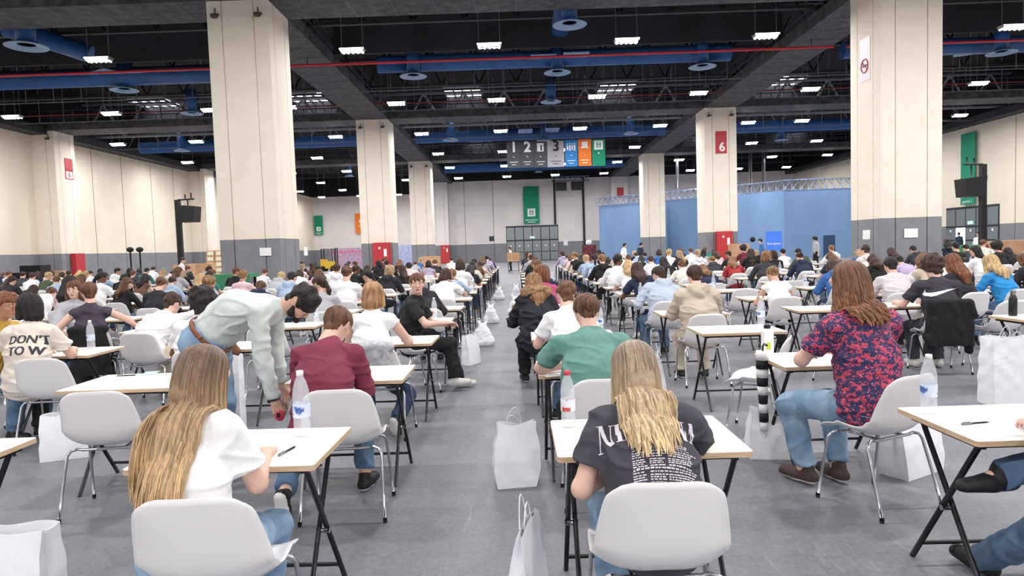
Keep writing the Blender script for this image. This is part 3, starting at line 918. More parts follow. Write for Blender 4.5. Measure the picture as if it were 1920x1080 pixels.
# thin droppers
for j, y in enumerate((33.4, 38.2, 48.2)):
    mb = MB()
    for k, (a, b_) in enumerate(((XL + 1, COLX[0] - 1.1), (COLX[0] + 1.1, COLX[1] - 1.1), (COLX[1] + 1.1, XR - 1))):
        mb = MB()
        for x in np.arange(a + .05, b_, 1.35): mb.box((x - .016, y - .016, 9.35), (x + .016, y + .016, ZC - .01))
        mb.box((a, y - .02, 9.33), (b_, y + .02, 9.37))
        tag(mb.obj('cable_rack', mat('rod_grey', '6a6a70', .5)), 'row of thin hanging rods in the %s bay, %s from the camera' % (('left', 'middle', 'right')[k], ordn[j]), 'rack')
# smoke curtain faces
for j, (y, z0) in enumerate(((28.9, 9.85), (48.9, 10.3), (68.5, 10.2))):
    for k, (a, b_) in enumerate(((XL, COLX[0] - .95), (COLX[0] + .95, COLX[1] - .95), (COLX[1] + .95, XR))):
        mb = MB(); mb.box((a, y, z0), (b_, y + .1, ZC)); tag(mb.obj('smoke_curtain', mat('curtain_dark', '33343d', .6, var='26272e', vscale=.5)), 'flat dark smoke curtain under the roof in the %s bay, %s from the camera' % (('left', 'middle', 'right')[k], ordn[j]), 'smoke curtain')
# pipes
def pipe(name, pts, r, m, label, cat, n=10):
    mb = MB(); mb.tube(pts, r, n)
    o = tag(mb.obj(name, m), label, cat)
    if name != 'hanging_pipe':
        for p_ in (pts[0], pts[-1]):
            k = .96 if len(pts) == 2 else 1
            c_ = V(*pts[0]) + (V(*pts[-1]) - V(*pts[0])) * ((1 - k) if p_ is pts[0] else k); b = MB(); b.tube([c_ + V(0, 0, r * .8), (c_[0], c_[1], ZC)], .015, 5); b.obj('hanger_rod', TRUSS, o)
    return o
for k, (a, b_) in enumerate(((XL, COLX[0] - 1), (COLX[0] - .6, COLX[1] + .5), (COLX[1] + 1, XR))):
    pipe('sprinkler_pipe', [(a, 27.5, 9.08), (b_, 27.5, 9.08)], .05, RED, 'thin red sprinkler pipe across the %s bay, nearer of two' % ('left', 'middle', 'right')[k], 'pipe')
    pipe('sprinkler_pipe', [(a, 37, 9.5), (b_, 37, 9.5)], .035, mat('pipe_dull', '7a2a30', .5), 'dull red sprinkler pipe across the %s bay, farther of two' % ('left', 'middle', 'right')[k], 'pipe')
for k, (a, b_, y, z, r) in enumerate([(-26, -11.2, 30.4, 9.62, .36), (-5.8, 9.6, 30.4, 9.78, .36), (14.5, 31, 30.4, 9.7, .36), (-27, -9.5, 49.9, 9.7, .42), (-7, 11, 49.9, 9.75, .42), (14, 30, 49.9, 9.7, .42), (-7, 11, 69.5, 9.75, .42)]):
    pipe('air_duct', [(a, y, z), (b_, y, z)], r, DUCT, 'blue round air duct in the %s bay, %s crossing' % ('left' if b_ < -8.9 else 'right' if a > 12 else 'middle', ordn[0 if y < 31 else 1 if y < 50 else 2]), 'air duct', 16)
def diffuser(px, py, s=1.0, label='', z=9.15, hi=1.2):
    p = at(px, py, z)
    t = thing('air_diffuser', label, 'air diffuser', p)
    b = MB(); b.lathe([(.27 * s, .05), (.27 * s, hi)], n=20); b.obj('neck', DUCT, t)
    b = MB(); b.lathe([(.25 * s, .06), (.26 * s, .02), (.57 * s, -.05), (.59 * s, -.03), (.40 * s, .05), (.28 * s, .10)], n=28); b.obj('flange', DUCTP, t)
    b = MB(); b.lathe([(.0001, .05), (.24 * s, .05)], n=20); b.obj('throat', BLACK, t)
    b = MB(); b.tube([(.33 * s, 0, .05), (.33 * s, 0, ZC - z)], .012, 5); b.tube([(.33 * s, 0, .09), (.2 * s, 0, .09)], .012, 5); b.obj('hanger_rod', TRUSS, t)
    return p
DF = [(50, 86, 1.15), (233, 168, 1.0), (775, 142, 1), (1068, 45, 1), (1045, 135, 1), (1033, 190, .95), (1317, 124, 1), (1878, 98, 1), (360, 212, .95), (341, 282, .9), (845, 262, .95), (1020, 262, .9), (1183, 250, .9), (1465, 262, .9), (655, 330, .85), (1010, 322, .7)]
DL = ['nearest, at upper left', 'just left of the near left column', 'left in the middle bay, nearest duct', 'hanging with an elbow at top centre', 'centre of the middle bay, nearest duct', 'single one hanging just below the centre one', 'right in the middle bay, nearest duct', 'at upper right beyond the big column', 'short one beside the left bay skylight', 'far one low in the left bay', 'left on the second middle duct', 'behind the numbered banners, higher', 'right on the second middle duct', 'left end of the right bay second duct', 'far one between the left columns', 'tiny one below the numbered banners', 'faint one above the numbered banners']
for i, (a, b_, s_) in enumerate(DF):
    diffuser(a, b_, s_, 'blue round air diffuser, ' + DL[i])
# curved blue duct elbows beside the nearest diffusers, and pale flat duct plates
p = at(110, 82, 9.7); pipe('duct_elbow', [p + V(-1.6, -.5, .5), p, p + V(1.0, .3, -.35)], .33, DUCT, 'bright blue duct stub pointing right at upper left', 'air duct', 18)
p = at(1052, 52, 9.3); pipe('duct_elbow', [p + V(.1, 0, .9), p + V(0, .3, .2), p + V(0, .5, -.05)], .30, DUCT, 'bright blue rounded duct elbow above the middle aisle', 'air duct', 18)
for i, (a, b_, w) in enumerate(((1018, 112, 1.1), (1078, 108, 1.1), (205, 142, 1.9), (262, 146, 1.9), (1840, 92, 2.0), (985, 246, 1.0), (1035, 244, 1.0))):
    p = at(a, b_, 9.72); mb = MB(); mb.box((-w / 2, -.8, -.02), (w / 2, .8, .02), 0, (V(0, 0, 0), Rz(.0 if w < 1.5 else -.5)))
    tag(mb.obj('duct_plate', DUCTP, None, p), 'pale blue flat duct plate under the roof, %s from the left' % ordn[[2, 3, 0, 1, 6, 4, 5][i] if i < 7 else i], 'duct plate')

# lamps: a regular grid of finned high bays, each with its own light
LX = (-25.3, -20.25, -15.2, -11.3, -5.8, -.75, 4.3, 9.4, 15.0, 18.4, 23.4, 28.4)
LY = (-13, -3.5, 6.4, 16.0, 25.6, 34.9, 44.1, 53.4, 62.6, 72.0, 81.0, 90.0)  # farthest rows, left bay only, are added to brighten the back-left wall
hb = MB(); hb.box((-.42, -.17, .05), (.42, .17, .10)); 
for k in range(5): hb.box((-.40 + k * .19, -.15, .0), (-.38 + k * .19, .15, .06))
LH = hb.me('lamp_housing', LAMPH)
hb = MB()
for k in range(5): hb.box((-.355 + k * .165, -.15, -.03), (-.305 + k * .165, .15, .05))
hb.box((-.41, -.175, .04), (.41, -.17, .085))
LP = hb.me('lamp_panel', LAMPE)
LR = [None, None]
for i, sx in enumerate((-.36, .36)):
    hb = MB(); hb.tube([(sx, 0, .1), (sx, 0, 3.3)], .012, 5); LR[i] = hb.me('suspension_rod', mat('rod_pale', '9a9aa2', .4))
LD = bpy.data.lights.new('lamp_light', 'AREA'); LD.shape = 'RECTANGLE'; LD.size = .74; LD.size_y = .05; LD.energy = 250; LD.color = (1.0, .985, .97)
vis = []
for iy, y in enumerate(LY):
    for ix, x in enumerate(LX):
        if x == -11.3 and y < 30 or (y > 80 and x > -10): continue
        t = thing('ceiling_lamp', 'white high bay lamp, %s from the left wall in the %s row' % (ordn[ix], ordn[max(0, iy - 4)]) if y > 20 else 'white high bay lamp on rods above the front tables', 'ceiling lamp', (x, y, 9.0), 0, 'high bay lamps' if y > 20 else 'high bay lamps above the front tables', 1.08)
        link('lamp_housing', LH, t); link('lamp_panel', LP, t)
        for i in (0, 1): link('suspension_rod', LR[i], t)
        o = bpy.data.objects.new('lamp_light', LD); COL.objects.link(o); o.location = (x, y, 8.93); o.visible_camera = True; o.parent = t; o.location = (0, 0, -.035)
# skylights
for j, (yy, row) in enumerate(((47.9, 'nearer'), (67.5, 'farther'))):
    for i, x in enumerate((-24.6, -14, -3.3, 7.2, 18.6, 27.5)):
        t = thing('skylight', 'bright barred skylight in the dark roof, %s from the left in the %s row' % (ordn[i], row), 'skylight', (x, yy, ZC - .05))
        b = MB(); b.box((-1.25, -1.5, 0), (1.25, 1.5, .03)); b.obj('pane', SKY, t)
        b = MB()
        for k in (-1.25, -.6, 0, .6, 1.25): b.box((k - .04, -1.5, -.12), (k + .04, 1.5, 0))
        for k in (-1.5, 0, 1.5): b.box((-1.25, k - .04, -.12), (1.25, k + .04, 0))
        b.obj('skylight_bars', TRUSSD, t)

# ---------------------------------------------------------------- writing helpers
def text_tris(s, size=1.0, font=None, align='CENTER'):
    c = bpy.data.curves.new('txt', 'FONT'); c.body = s; c.size = size; c.align_x = align; c.align_y = 'CENTER'; c.resolution_u = 3
    o = bpy.data.objects.new('txt', c); COL.objects.link(o)
    dg = bpy.context.evaluated_depsgraph_get(); dg.update()
    me = o.evaluated_get(dg).to_mesh(); me.calc_loop_triangles()
    vs = np.array([v.co[:] for v in me.vertices])[:, :2] if len(me.vertices) else np.zeros((0, 2))
    ts = np.array([t.vertices[:] for t in me.loop_triangles])
    o.evaluated_get(dg).to_mesh_clear(); bpy.data.objects.remove(o); bpy.data.curves.remove(c)
    return vs, ts
def put_text(name, s, size, org, ux, uz, m, parent=None, stretch=1.0, bold=0):
    """flat lettering in the plane (ux, uz) through org"""
    vs, ts = text_tris(s, size)
    org, ux, uz = V(*org), V(*ux), V(*uz); n = np.cross(ux, uz)
    P = [org + ux * a * stretch + uz * b_ for a, b_ in vs]
    if bold: 
        k = len(P); P = P + [p + ux * bold + n * .004 for p in P] + [p + uz * bold + n * .008 for p in P]
        ts = np.r_[ts, ts + k, ts + 2 * k]
    return link(name, mesh(name, P, ts, m), parent)
def plate(mb, org, ux, uz, w, h, mi=0, th=.01):
    """thin raised rectangle centred at org"""
    org, ux, uz = V(*org), V(*ux), V(*uz); n = np.cross(ux, uz)
    vs = [org + ux * a * w / 2 + uz * b_ * h / 2 + n * c for c in (0, th) for b_ in (-1, 1) for a in (-1, 1)]
    mb.add(vs, [(0, 2, 3, 1), (4, 5, 7, 6), (0, 1, 5, 4), (2, 6, 7, 3), (0, 4, 6, 2), (1, 3, 7, 5)], mi)
UX, UZ = V(1, 0, 0), V(0, 0, 1)
def logo_H(mb, c, ux, uz, s, mi=1, off=.0, di=0):
    """white square emblem with the H-like mark"""
    n = np.cross(ux, uz); c = V(*c) + n * off
    plate(mb, c, ux, uz, s, s, mi, .01)
    for (a, b_, w, h) in ((-.18, 0, .10, .64), (.20, .02, .10, .6), (0, .06, .34, .10), (0, -.22, .16, .12), (-.02, .26, .14, .10)):
        plate(mb, c + n * .011 + ux * a * s + uz * b_ * s, ux, uz, w * s, h * s, di, .004)
def banner(name, lo, hi, y, m, label, emblem='H', lines=2):
    """hanging cloth banner facing the camera"""
    w, h = hi[0] - lo[0], hi[1] - lo[1]; c = V((lo[0] + hi[0]) / 2, y, (lo[1] + hi[1]) / 2)
    t = thing(name, label, 'banner', c)
    b = MB(); b.box((-w / 2, 0, -h / 2), (w / 2, .02, h / 2)); b.obj('cloth', m, t)
    b = MB(); logo_H(b, (0, -.01, -h / 2 + h * .30), UX, UZ, w * .5, 0, 0, 1)
    for k in range(lines): plate(b, (0, -.012, -h / 2 + h * (.10 - .055 * k)), UX, UZ, w * (.8 - .3 * k), h * .018)
    b.obj('print', [INK, m], t)
    return t
banner('wall_banner', (1.0, 4.35), (2.85, 8.75), YF - .3, GREEN, 'long green banner with white emblem hanging above the far glass doors')
banner('wall_banner', (-28.4, 4.3), (-27.2, 7.0), YF2 - .4, GREEN, 'small green banner with white emblem showing just right of the near left column')
t = thing('wall_banner', 'orange banner with white mark half hidden behind the second left column', 'banner', (-21.6, YF2 - .4, 5.7))
b = MB(); b.box((-1.0, 0, -1.4), (1.0, .02, 1.4)); b.obj('cloth', ORANGE, t); put_text('print', 'S', 1.5, (-.2, -.02, 0), UX, UZ, INK, t)
# right wall banner and doors (faces -X)
UY = V(0, -1, 0)
t = thing('wall_banner', 'tall green banner with white emblem on the right wall above the doors', 'banner', (XR - .25, 49.9, 0))
b = MB(); b.box((0, -.78, 3.62), (.02, .78, 8.75)); b.obj('cloth', GREEN, t)
b = MB(); logo_H(b, (-.01, 0, 5.0), UY, UZ, .8, 0, 0, 1)
b.obj('print', [INK, GREEN], t)
put_text('print', 'uscita 27', .36, (-.03, 0, 4.25), UY, UZ, INK, t); put_text('print', 'gamma 1', .30, (-.03, 0, 3.85), UY, UZ, INK, t)
def doors(name, x, y, w, h, n, ux, label, bright=None):
    """bank of framed glass doors; ux runs along the wall to the viewer's right"""
    n_ = np.cross(ux, UZ); mb = MB(); P = V(x, y, 0)
    plate(mb, P + UZ * h / 2, ux, UZ, w, h, 0, .06)
    o = struct(name, mb, FRAMEM)
    for r_, (z0, z1) in enumerate(((0.05, h * .56), (h * .60, h * .95))):
        for k in range(n):
            mb = MB(); cw = w / n
            plate(mb, P + n_ * .062 + ux * (-w / 2 + cw * (k + .5)) + UZ * (z0 + z1) / 2, ux, UZ, cw * .90, z1 - z0, 1 if (bright == k and r_ == 0) else 0, .02)
            if r_ == 0 and bright != k:
                plate(mb, P + n_ * .083 + ux * (-w / 2 + cw * (k + .5)) + UZ * 1.05, ux, UZ, cw * .8, .06, 2, .05)
                plate(mb, P + n_ * .083 + ux * (-w / 2 + cw * (k + .5)) + UZ * 1.75, ux, UZ, .16, .16, 3, .004)
            q = mb.obj('door_leaf' if r_ == 0 else 'transom_pane', [GLASS, SKY, BLACK, INK]); q.parent = o
    mb = MB(); plate(mb, P + n_ * .09 + UZ * h * .66, ux, UZ, .55, .22, 0, .03)
    q = mb.obj('exit_sign', mat('sign_green_lit', '9fe0c0', .5, emit=1)); q.parent = o
doors('door_1', 1.95, YF, 6.2, 4.15, 6, UX, '')
doors('door_2', XR, 49.8, 5.7, 3.5, 5, UY, '', bright=1)  # the bright leaf glows in place of daylight through the open doorway
mb = MB(); plate(mb, (-2.9, YF, 2.75), UX, UZ, .55, .55, 0, .1); tag(mb.obj('vent_grille', FRAMEM), 'small dark square grille on the back wall left of the glass doors', 'grille')
mb = MB(); plate(mb, (5.9, YF, 2.0), UX, UZ, .5, .7, 0, .05); tag(mb.obj('notice_sheet', INK), 'white notice on the grey band just right of the far glass doors', 'notice')

# numbered banners hanging in mid hall
BY = 48.0
def PX(px, py): return at(px, py, Y=BY)
rail = thing('banner_rail', 'thin rail carrying the numbered banners over the aisle', 'rail', PX(1042, 262))
a, c = PX(950, 264) - PX(1042, 262), PX(1134, 258) - PX(1042, 262)
b = MB(); b.tube([a, c], .03, 6)
for k in range(4):
    q = a + (c - a) * k / 3; b.tube([q, q + V(0, 0, 2.2)], .012, 5)
b.obj('rail_tube', TRUSS, rail)
BN = [(951, 975, 266, 315, GREYB, '1', INK), (977, 1000, 266, 314, GREYB, '2', INK), (1002, 1025, 265, 314, GREYB, '', INK), (1027, 1057, 264, 313, GREYL, '3', INKD),
      (1060, 1082, 262, 312, BLUEB, '', INK), (1085, 1108, 261, 311, ORANGE, '', INK), (1111, 1134, 261, 311, GREEN, '', INK)]
BL = ['dark grey hanging banner numbered 1', 'dark grey hanging banner numbered 2', 'dark grey hanging banner with a white door pictogram', 'light grey hanging banner numbered 3', 'blue hanging banner with white figures pictogram', 'orange hanging banner with white pictogram', 'green hanging banner with white emblem, rightmost of the seven']
for i, (x0, x1, y0, y1, m_, s_, ink) in enumerate(BN):
    A_, B_ = PX(x0, y1), PX(x1, y0); A_[2] = PX((x0 + x1) / 2, y1)[2]; B_[2] = PX((x0 + x1) / 2, y0)[2]
    w, h = B_[0] - A_[0], B_[2] - A_[2]
    t = thing('hanging_banner', BL[i], 'banner', ((A_[0] + B_[0]) / 2, BY, (A_[2] + B_[2]) / 2), 0, 'row of numbered banners')
    b = MB(); b.box((-w / 2, 0, -h / 2), (w / 2, .02, h / 2)); b.obj('cloth', m_, t)
    if s_: put_text('numeral', s_, 1.0, (0, -.02, h * .27), UX, UZ, ink, t, bold=.06)
    b = MB()
    if i == 2: plate(b, (0, -.01, h * .27), UX, UZ, w * .5, h * .32, 0); plate(b, (.06, -.024, h * .25), UX, UZ, w * .12, h * .22, 1, .004)
    if i == 4:
        for k in range(4): plate(b, (-.25 + k * .165, -.01, h * .20), UX, UZ, .10, .30 + .10 * (k % 2), 0); b.ball((-.25 + k * .165, -.03, h * .20 + .26 + .05 * (k % 2)), .05, 0, 8, 5)
    if i == 5: plate(b, (0, -.01, h * .30), UX, UZ, w * .45, h * .22, 0); plate(b, (0, -.01, h * .18), UX, UZ, w * .65, h * .03, 0)
    if i == 6: logo_H(b, (0, -.01, h * .28), UX, UZ, w * .68, 0, 0, 1)
    if i != 6:
        for k, (zz, ww) in enumerate(((-.08, .12), (-.28, .6), (-.38, .35))): plate(b, (0, -.01, h * zz), UX, UZ, w * ww, h * .022, 0)
    else: plate(b, (0, -.01, -h * .02), UX, UZ, w * .12, h * .05, 0)
    b.obj('print', [ink, m_], t)

# signs and notices on columns
def colface(x, yf): return V(x, yf, 0)
def sign(name, px, py, Y, w, h, mats, label, cat='sign', deco=None):
    p = at(px, py, Y=Y); t = thing(name, label, cat, p)
    b = MB(); plate(b, (0, 0, 0), UX, UZ, w, h, 0, .012); b.obj('board', mats, t)
    if deco: deco(t)
    return t
def red_sign(t, s=1.0, w=.66, h=1.3):
    put_text('numeral', '6', .62 * s, (0, -.02, -h * .25), UX, UZ, INK, t, bold=.03)
    b = MB(); plate(b, (-.02, -.015, -h * .25), UX, UZ, .02, .3, 0, .004); 
sign('hydrant_sign', 1352, 267, 40.78, .66, 1.3, SIGNR, 'red number sign high on the column in front of the blue booth', deco=lambda t: put_text('numeral', '6', .72, (.03, -.02, -.30), UX, UZ, INK, t, bold=.04))
sign('hydrant_sign', 1163, 361, 79.9, .75, 1.15, SIGNR, 'small red sign on the far right column above the booth')
def red_left(px, py, X, label):
    r = ray(px, py); t_ = X / r[0]; p = V(X, r[1] * t_, CAMZ + r[2] * t_)
    t = thing('hydrant_sign', label, 'sign', p)
    b = MB(); plate(b, (0, 0, .30), V(0, 1, 0), UZ, .75, .75, 0, .012); b.obj('board', SIGNR, t)
    b = MB(); plate(b, (0, 0, -.33), V(0, 1, 0), UZ, .75, .55, 0, .012); plate(b, (.013, 0, -.33), V(0, 1, 0), UZ, .60, .42, 1, .004); b.obj('board', [SIGNR, INK], t)
    put_text('numeral', '6', .5, (.03, 0, -.33), V(0, 1, 0), UZ, SIGNR, t)
red_left(129, 318, XL + .35 + 1.0 + .0, 'red and white fire point sign high on the left wall pilaster')
def cabinet(x, y, w, d, h, label, mark=True):
    t = thing('hydrant_cabinet', label, 'cabinet', (x, y, 0))
    b = MB(); b.box((-w / 2, -d / 2, 0), (w / 2, d / 2, h)); b.obj('cabinet_body', SIGNR, t)
    b = MB(); b.box((-w / 2 + .06, -d / 2 - .02, .1), (w / 2 - .06, -d / 2, h - .06)); dr = b.obj('door', mat('cab_red', 'bd343c', .45), t)
    if mark:
        b = MB(); plate(b, (w * .22, -d / 2 - .022, h * .72), UX, UZ, w * .16, h * .2, 0, .004); plate(b, (-w * .1, -d / 2 - .022, h * .85), UX, UZ, w * .1, h * .06, 0, .004)
        b.obj('pictogram', INK, dr)
for px, Y, w, l in ((716, 40.6, 1.05, 'red hydrant cabinet at the foot of the second left column'), (835, 79.6, 1.0, 'small red hydrant cabinet at the farthest left column'), (1358, 40.6, .95, 'red hydrant cabinet with white marks at the foot of the column before the booth')):
    p = at(px, 470, Y=Y); cabinet(p[0], Y, w, .3, 2.15, l)
for (px, Y) in ((140, 43.0),):
    cabinet(XL + 1.55, 42, .3, .9, 2.12, 'red hydrant cabinet standing at the left wall pilaster', False)
cabinet(XL + 1.55, 61.6, .3, .9, 2.2, 'red hydrant cabinet by the second left wall pilaster beside pallets', False)
for (px, py, Y, w, h, l) in ((498, 472, 21.28, .36, .25, 'white landscape notice taped to the near left column'), (1625, 440, None, .22, .30, 'white portrait notice on the side face of the big right column'), (1708, 437, 21.28, .42, .28, 'pair of white sheets taped side by side on the big right column')):
    if Y: sign('notice_sheet', px, py, Y, w, h, INK, l, 'notice')
def side_plate(px, py, X, w, h, mats, name, label, cat='notice', ux=UY):
    r = ray(px, py); t_ = X / r[0]; p = V(X, r[1] * t_, CAMZ + r[2] * t_)
    t = thing(name, label, cat, p); b = MB(); plate(b, (0, 0, 0), ux, UZ, w, h, 0, .012); b.obj('board', mats, t); return t
XF = COLX[1] - .94
side_plate(1625, 440, XF, .45, .30, INK, 'notice_sheet', 'white portrait notice on the left face of the big right column')
side_plate(573, 471, COLX[0] + .94, .40, .30, INK, 'notice_sheet', 'white notice on the right face of the near left column', ux=V(0, 1, 0))
t = side_plate(1622, 112, XF, .62, 1.35, mat('sign_paper', 'efe9f2', .5), 'no_smoking_sign', 'pale sign with red no-smoking ring on the big right column', 'sign')
b = MB(); ring = [V(-.02, -.21 * math.cos(a), -.20 + .21 * math.sin(a)) for a in np.linspace(0, 2 * PI, 28)]
b.tube(ring, .018, 6); b.tube([(-.02, -.14, -.34), (-.02, .14, -.06)], .014, 6); b.box((-.03, -.12, -.22), (-.015, .12, -.17), 1); b.obj('no_smoking_ring', [SIGNR, INKD], t)

# ---------------------------------------------------------------- blue booth
A0, A1 = V(8.3, 68.0, 0), V(21.2, 54.3, 0); HB = 5.37
t = thing('exhibition_booth', 'large windowless pale blue walled booth behind the right hand columns', 'booth', (14, 62, 0))
o0 = V(14, 62, 0)
def quadwall(a, c, z0, z1, th):
    a, c = V(*a), V(*c); u = (c - a) / np.linalg.norm(c - a); n = V(-u[1], u[0], 0)
    return [a + UZ * z0, c + UZ * z0, c + n * th + UZ * z0, a + n * th + UZ * z0, a + UZ * z1, c + UZ * z1, c + n * th + UZ * z1, a + n * th + UZ * z1], [(3, 2, 1, 0), (4, 5, 6, 7), (0, 1, 5, 4), (1, 2, 6, 5), (2, 3, 7, 6), (3, 0, 4, 7)]
for (p, q) in ((A0, A1), (A1, V(28.5, 54.3, 0)), (V(28.5, 54.3, 0), V(28.5, 74, 0)), (V(10, 74, 0), A0)):
    b = MB(); vs, fs = quadwall(p - o0, q - o0, 0, HB, .15); b.add(vs, fs); b.obj('booth_wall', BOOTH, t)
b = MB(); b.box((24.3 - 14, 54.24 - 62, 0), (25.2 - 14, 54.31 - 62, 1.75)); b.obj('booth_door', mat('booth_door', '2b4566', .6), t)
def box_truss(p, q, label, s=.35, step=.6):
    p, q = V(*p), V(*q); u = (q - p) / np.linalg.norm(q - p); n = V(-u[1], u[0], 0) * s; L = np.linalg.norm(q - p)
    t = thing('lattice_truss', label, 'truss', p); b = MB()
    for a in (V(0, 0, 0), n, UZ * s, n + UZ * s): b.tube([a, a + u * L], .03, 5)
    b.obj('chord', mat('alu', '7f90ad', .45, .3), t); b = MB(); k = int(L / step)
    for i in range(k):
        a, c = u * L * i / k, u * L * (i + 1) / k
        b.tube([a, c + UZ * s], .028, 4); b.tube([a + n + UZ * s, c + n], .028, 4); b.tube([a + UZ * s, a], .028, 4)
    b.obj('lattice', mat('alu', '7f90ad'), t)
box_truss(A0 + UZ * (HB + .05) + V(-.3, 0, 0), A1 + UZ * (HB + .05), 'silver lattice truss along the left top edge of the blue booth', .75)
box_truss(A1 + UZ * (HB + .05), V(28.3, 54.3, HB + .05), 'silver lattice truss along the right top edge of the blue booth', .8)
box_truss((4.3, YF - 3, 9.0), (8.6, YF - 3, 9.0), 'short lattice truss carrying two hanging loudspeakers at the back', .5)
for i, x in enumerate((5.35, 7.1)):
    p = V(x, YF - 3, 7.9); t = thing('hanging_loudspeaker', 'black loudspeaker box hanging before the back wall, %s of two' % ('left', 'right')[i], 'loudspeaker', p)
    b = MB(); b.box((-.6, -.35, 0), (.6, .35, .95)); b.obj('cabinet', BLACK, t); b = MB(); b.tube([(-.4, 0, .95), (-.4, 0, 1.15)], .02, 5); b.tube([(.4, 0, .95), (.4, 0, 1.15)], .02, 5); b.obj('suspension', TRUSS, t)
for i, x in enumerate((1270, 1407, 1432)):
    p = at(x, 330, Y=63); pipe('hanging_pipe', [(p[0], 63, HB + .3 if x > 1280 else 6.5), (p[0], 63, 10)], .14, mat('pipe_black', '232327', .4), 'thick dark vertical pipe above the booth, %s of three' % ordn[i], 'pipe')
t = sign('info_screen', 1451, 452, 50, 1.15, 1.4, mat('screen_blue', '3f6fd0', .4, emit=.35), 'bright blue screen with white lettering before the booth', 'screen')
put_text('print', 'Europass', .26, (0, -.02, -.18), UX, UZ, INK, t); t = None
mb = MB(); p = at(1411, 449, Y=52); mb.lathe([(.0001, 0), (.2, 0), (.2, .04), (.0001, .04)], n=20); o = mb.obj('wall_disc', BLACK, None, p); o.rotation_euler = (PI / 2, 0, 0); tag(o, 'round black disc on a stand before the blue booth', 'disc')

# loudspeaker masts
def mast(x, y, h, sp, label, side=1):
    t = thing('loudspeaker_mast', label, 'loudspeaker mast', (x, y, 0))
    b = MB(); b.box((-.10, -.10, 0), (.10, .10, h)); b.box((-.5, -.5, 0), (.5, .5, .06)); b.obj('mast_pole', BLACK, t)
    b = MB(); z = h - sp; b.add(*[[V(side * a, b_, c) for (a, b_, c) in ((.12, -.35, z), (.82, -.35, z), (.82, .35, z), (.12, .35, z), (.05, -.35, z + .78), (.90, -.35, z + .70), (.90, .35, z + .70), (.05, .35, z + .78))], [(3, 2, 1, 0), (4, 5, 6, 7), (0, 1, 5, 4), (1, 2, 6, 5), (2, 3, 7, 6), (3, 0, 4, 7)]]); b.obj('loudspeaker', BLACK, t)
    b = MB(); b.tube([(0, 0, h), (side * .75, 0, h + .02)], .04, 6); b.tube([(side * .45, 0, h), (side * .45, 0, z + .7)], .03, 6); b.tube([(side * .35, 0, h), (side * .35, 0, h + .25)], .03, 6); b.tube([(side * .62, 0, h), (side * .62, 0, h + .3)], .03, 6)
    b.obj('bracket', TRUSSD, t)
p = at(333, 375, Y=31); mast(p[0], 31, p[2], 1.02, 'black mast with square loudspeaker standing before the left wall')
p = at(1843, 308, Y=27); mast(p[0], 27, p[2], 1.25, 'black mast with loudspeaker and bracket in front of the right hand doors', -1)
for i, px in enumerate((244, 262)):
    p = at(px, 470, Y=33); t = thing('light_stand', 'thin black stand with round head before the left wall, %s of two' % ('left', 'right')[i], 'stand', (p[0], 33, 0))
    b = MB(); b.tube([(0, 0, 0), (0, 0, p[2])], .035, 6)
    for a in (0, 2.1, 4.2): b.tube([(0, 0, .5), (.5 * math.cos(a), .5 * math.sin(a), .02)], .02, 5)
    b.obj('pole', BLACK, t); b = MB(); b.ball((0, 0, p[2] + .05), (.18, .12, .13)); b.obj('head', BLACK, t)
def boxes(lst, nm, m_, cat, group=None):
    for (px, Y, w, d, z0, h, l) in lst:
        x = at(px, 500, Y=Y)[0]; b = MB(); b.box((-w / 2, -d / 2, 0), (w / 2, d / 2, h)); b.box((-w * .46, -d / 2 - .006, h * .08), (w * .46, -d / 2, h * .92))
        tag(b.obj(nm, m_, None, (x, Y, z0)), l, cat, group)
boxes([(66, 36, 1.1, .8, 0, 1.5, 'tall black loudspeaker cabinet by the left wall, rightmost and highest'), (44, 35, 1.0, .8, 0, 1.15, 'lower black loudspeaker cabinet left of the tallest one by the left wall'), (28, 34, .8, .8, 0, .85, 'lowest black loudspeaker cabinet at the left wall')], 'loudspeaker_cabinet', BLACK, 'loudspeaker')
boxes([(100, 37, 1.3, .8, 0, 1.15, 'cardboard carton behind the crowd by the left pilaster'), (370, 42, 2.0, .8, 0, 1.25, 'wide cardboard screen behind the crowd left of the pallets'), (345, 39.5, .9, .8, 0, 1.25, 'reddish brown carton beside the wide cardboard one'),
       (808, 57, 1.6, .8, 0, 1.1, 'cardboard box between the second and third left columns'), (963, 44, .8, .5, .74, .55, 'cardboard box on the last table of the aisle'), (1386, 38, 1.0, .6, 0, 1.4, 'cardboard box right of the red cabinet before the booth'), (1895, 26, 1.6, .8, 0, 1.25, 'cardboard panel at the right behind the crowd')], 'carton', CARD, 'carton')
p = at(963, 500, Y=44); table(p[0], 44, 0, 'small table with black crossed legs alone at the far end of the aisle', 1)
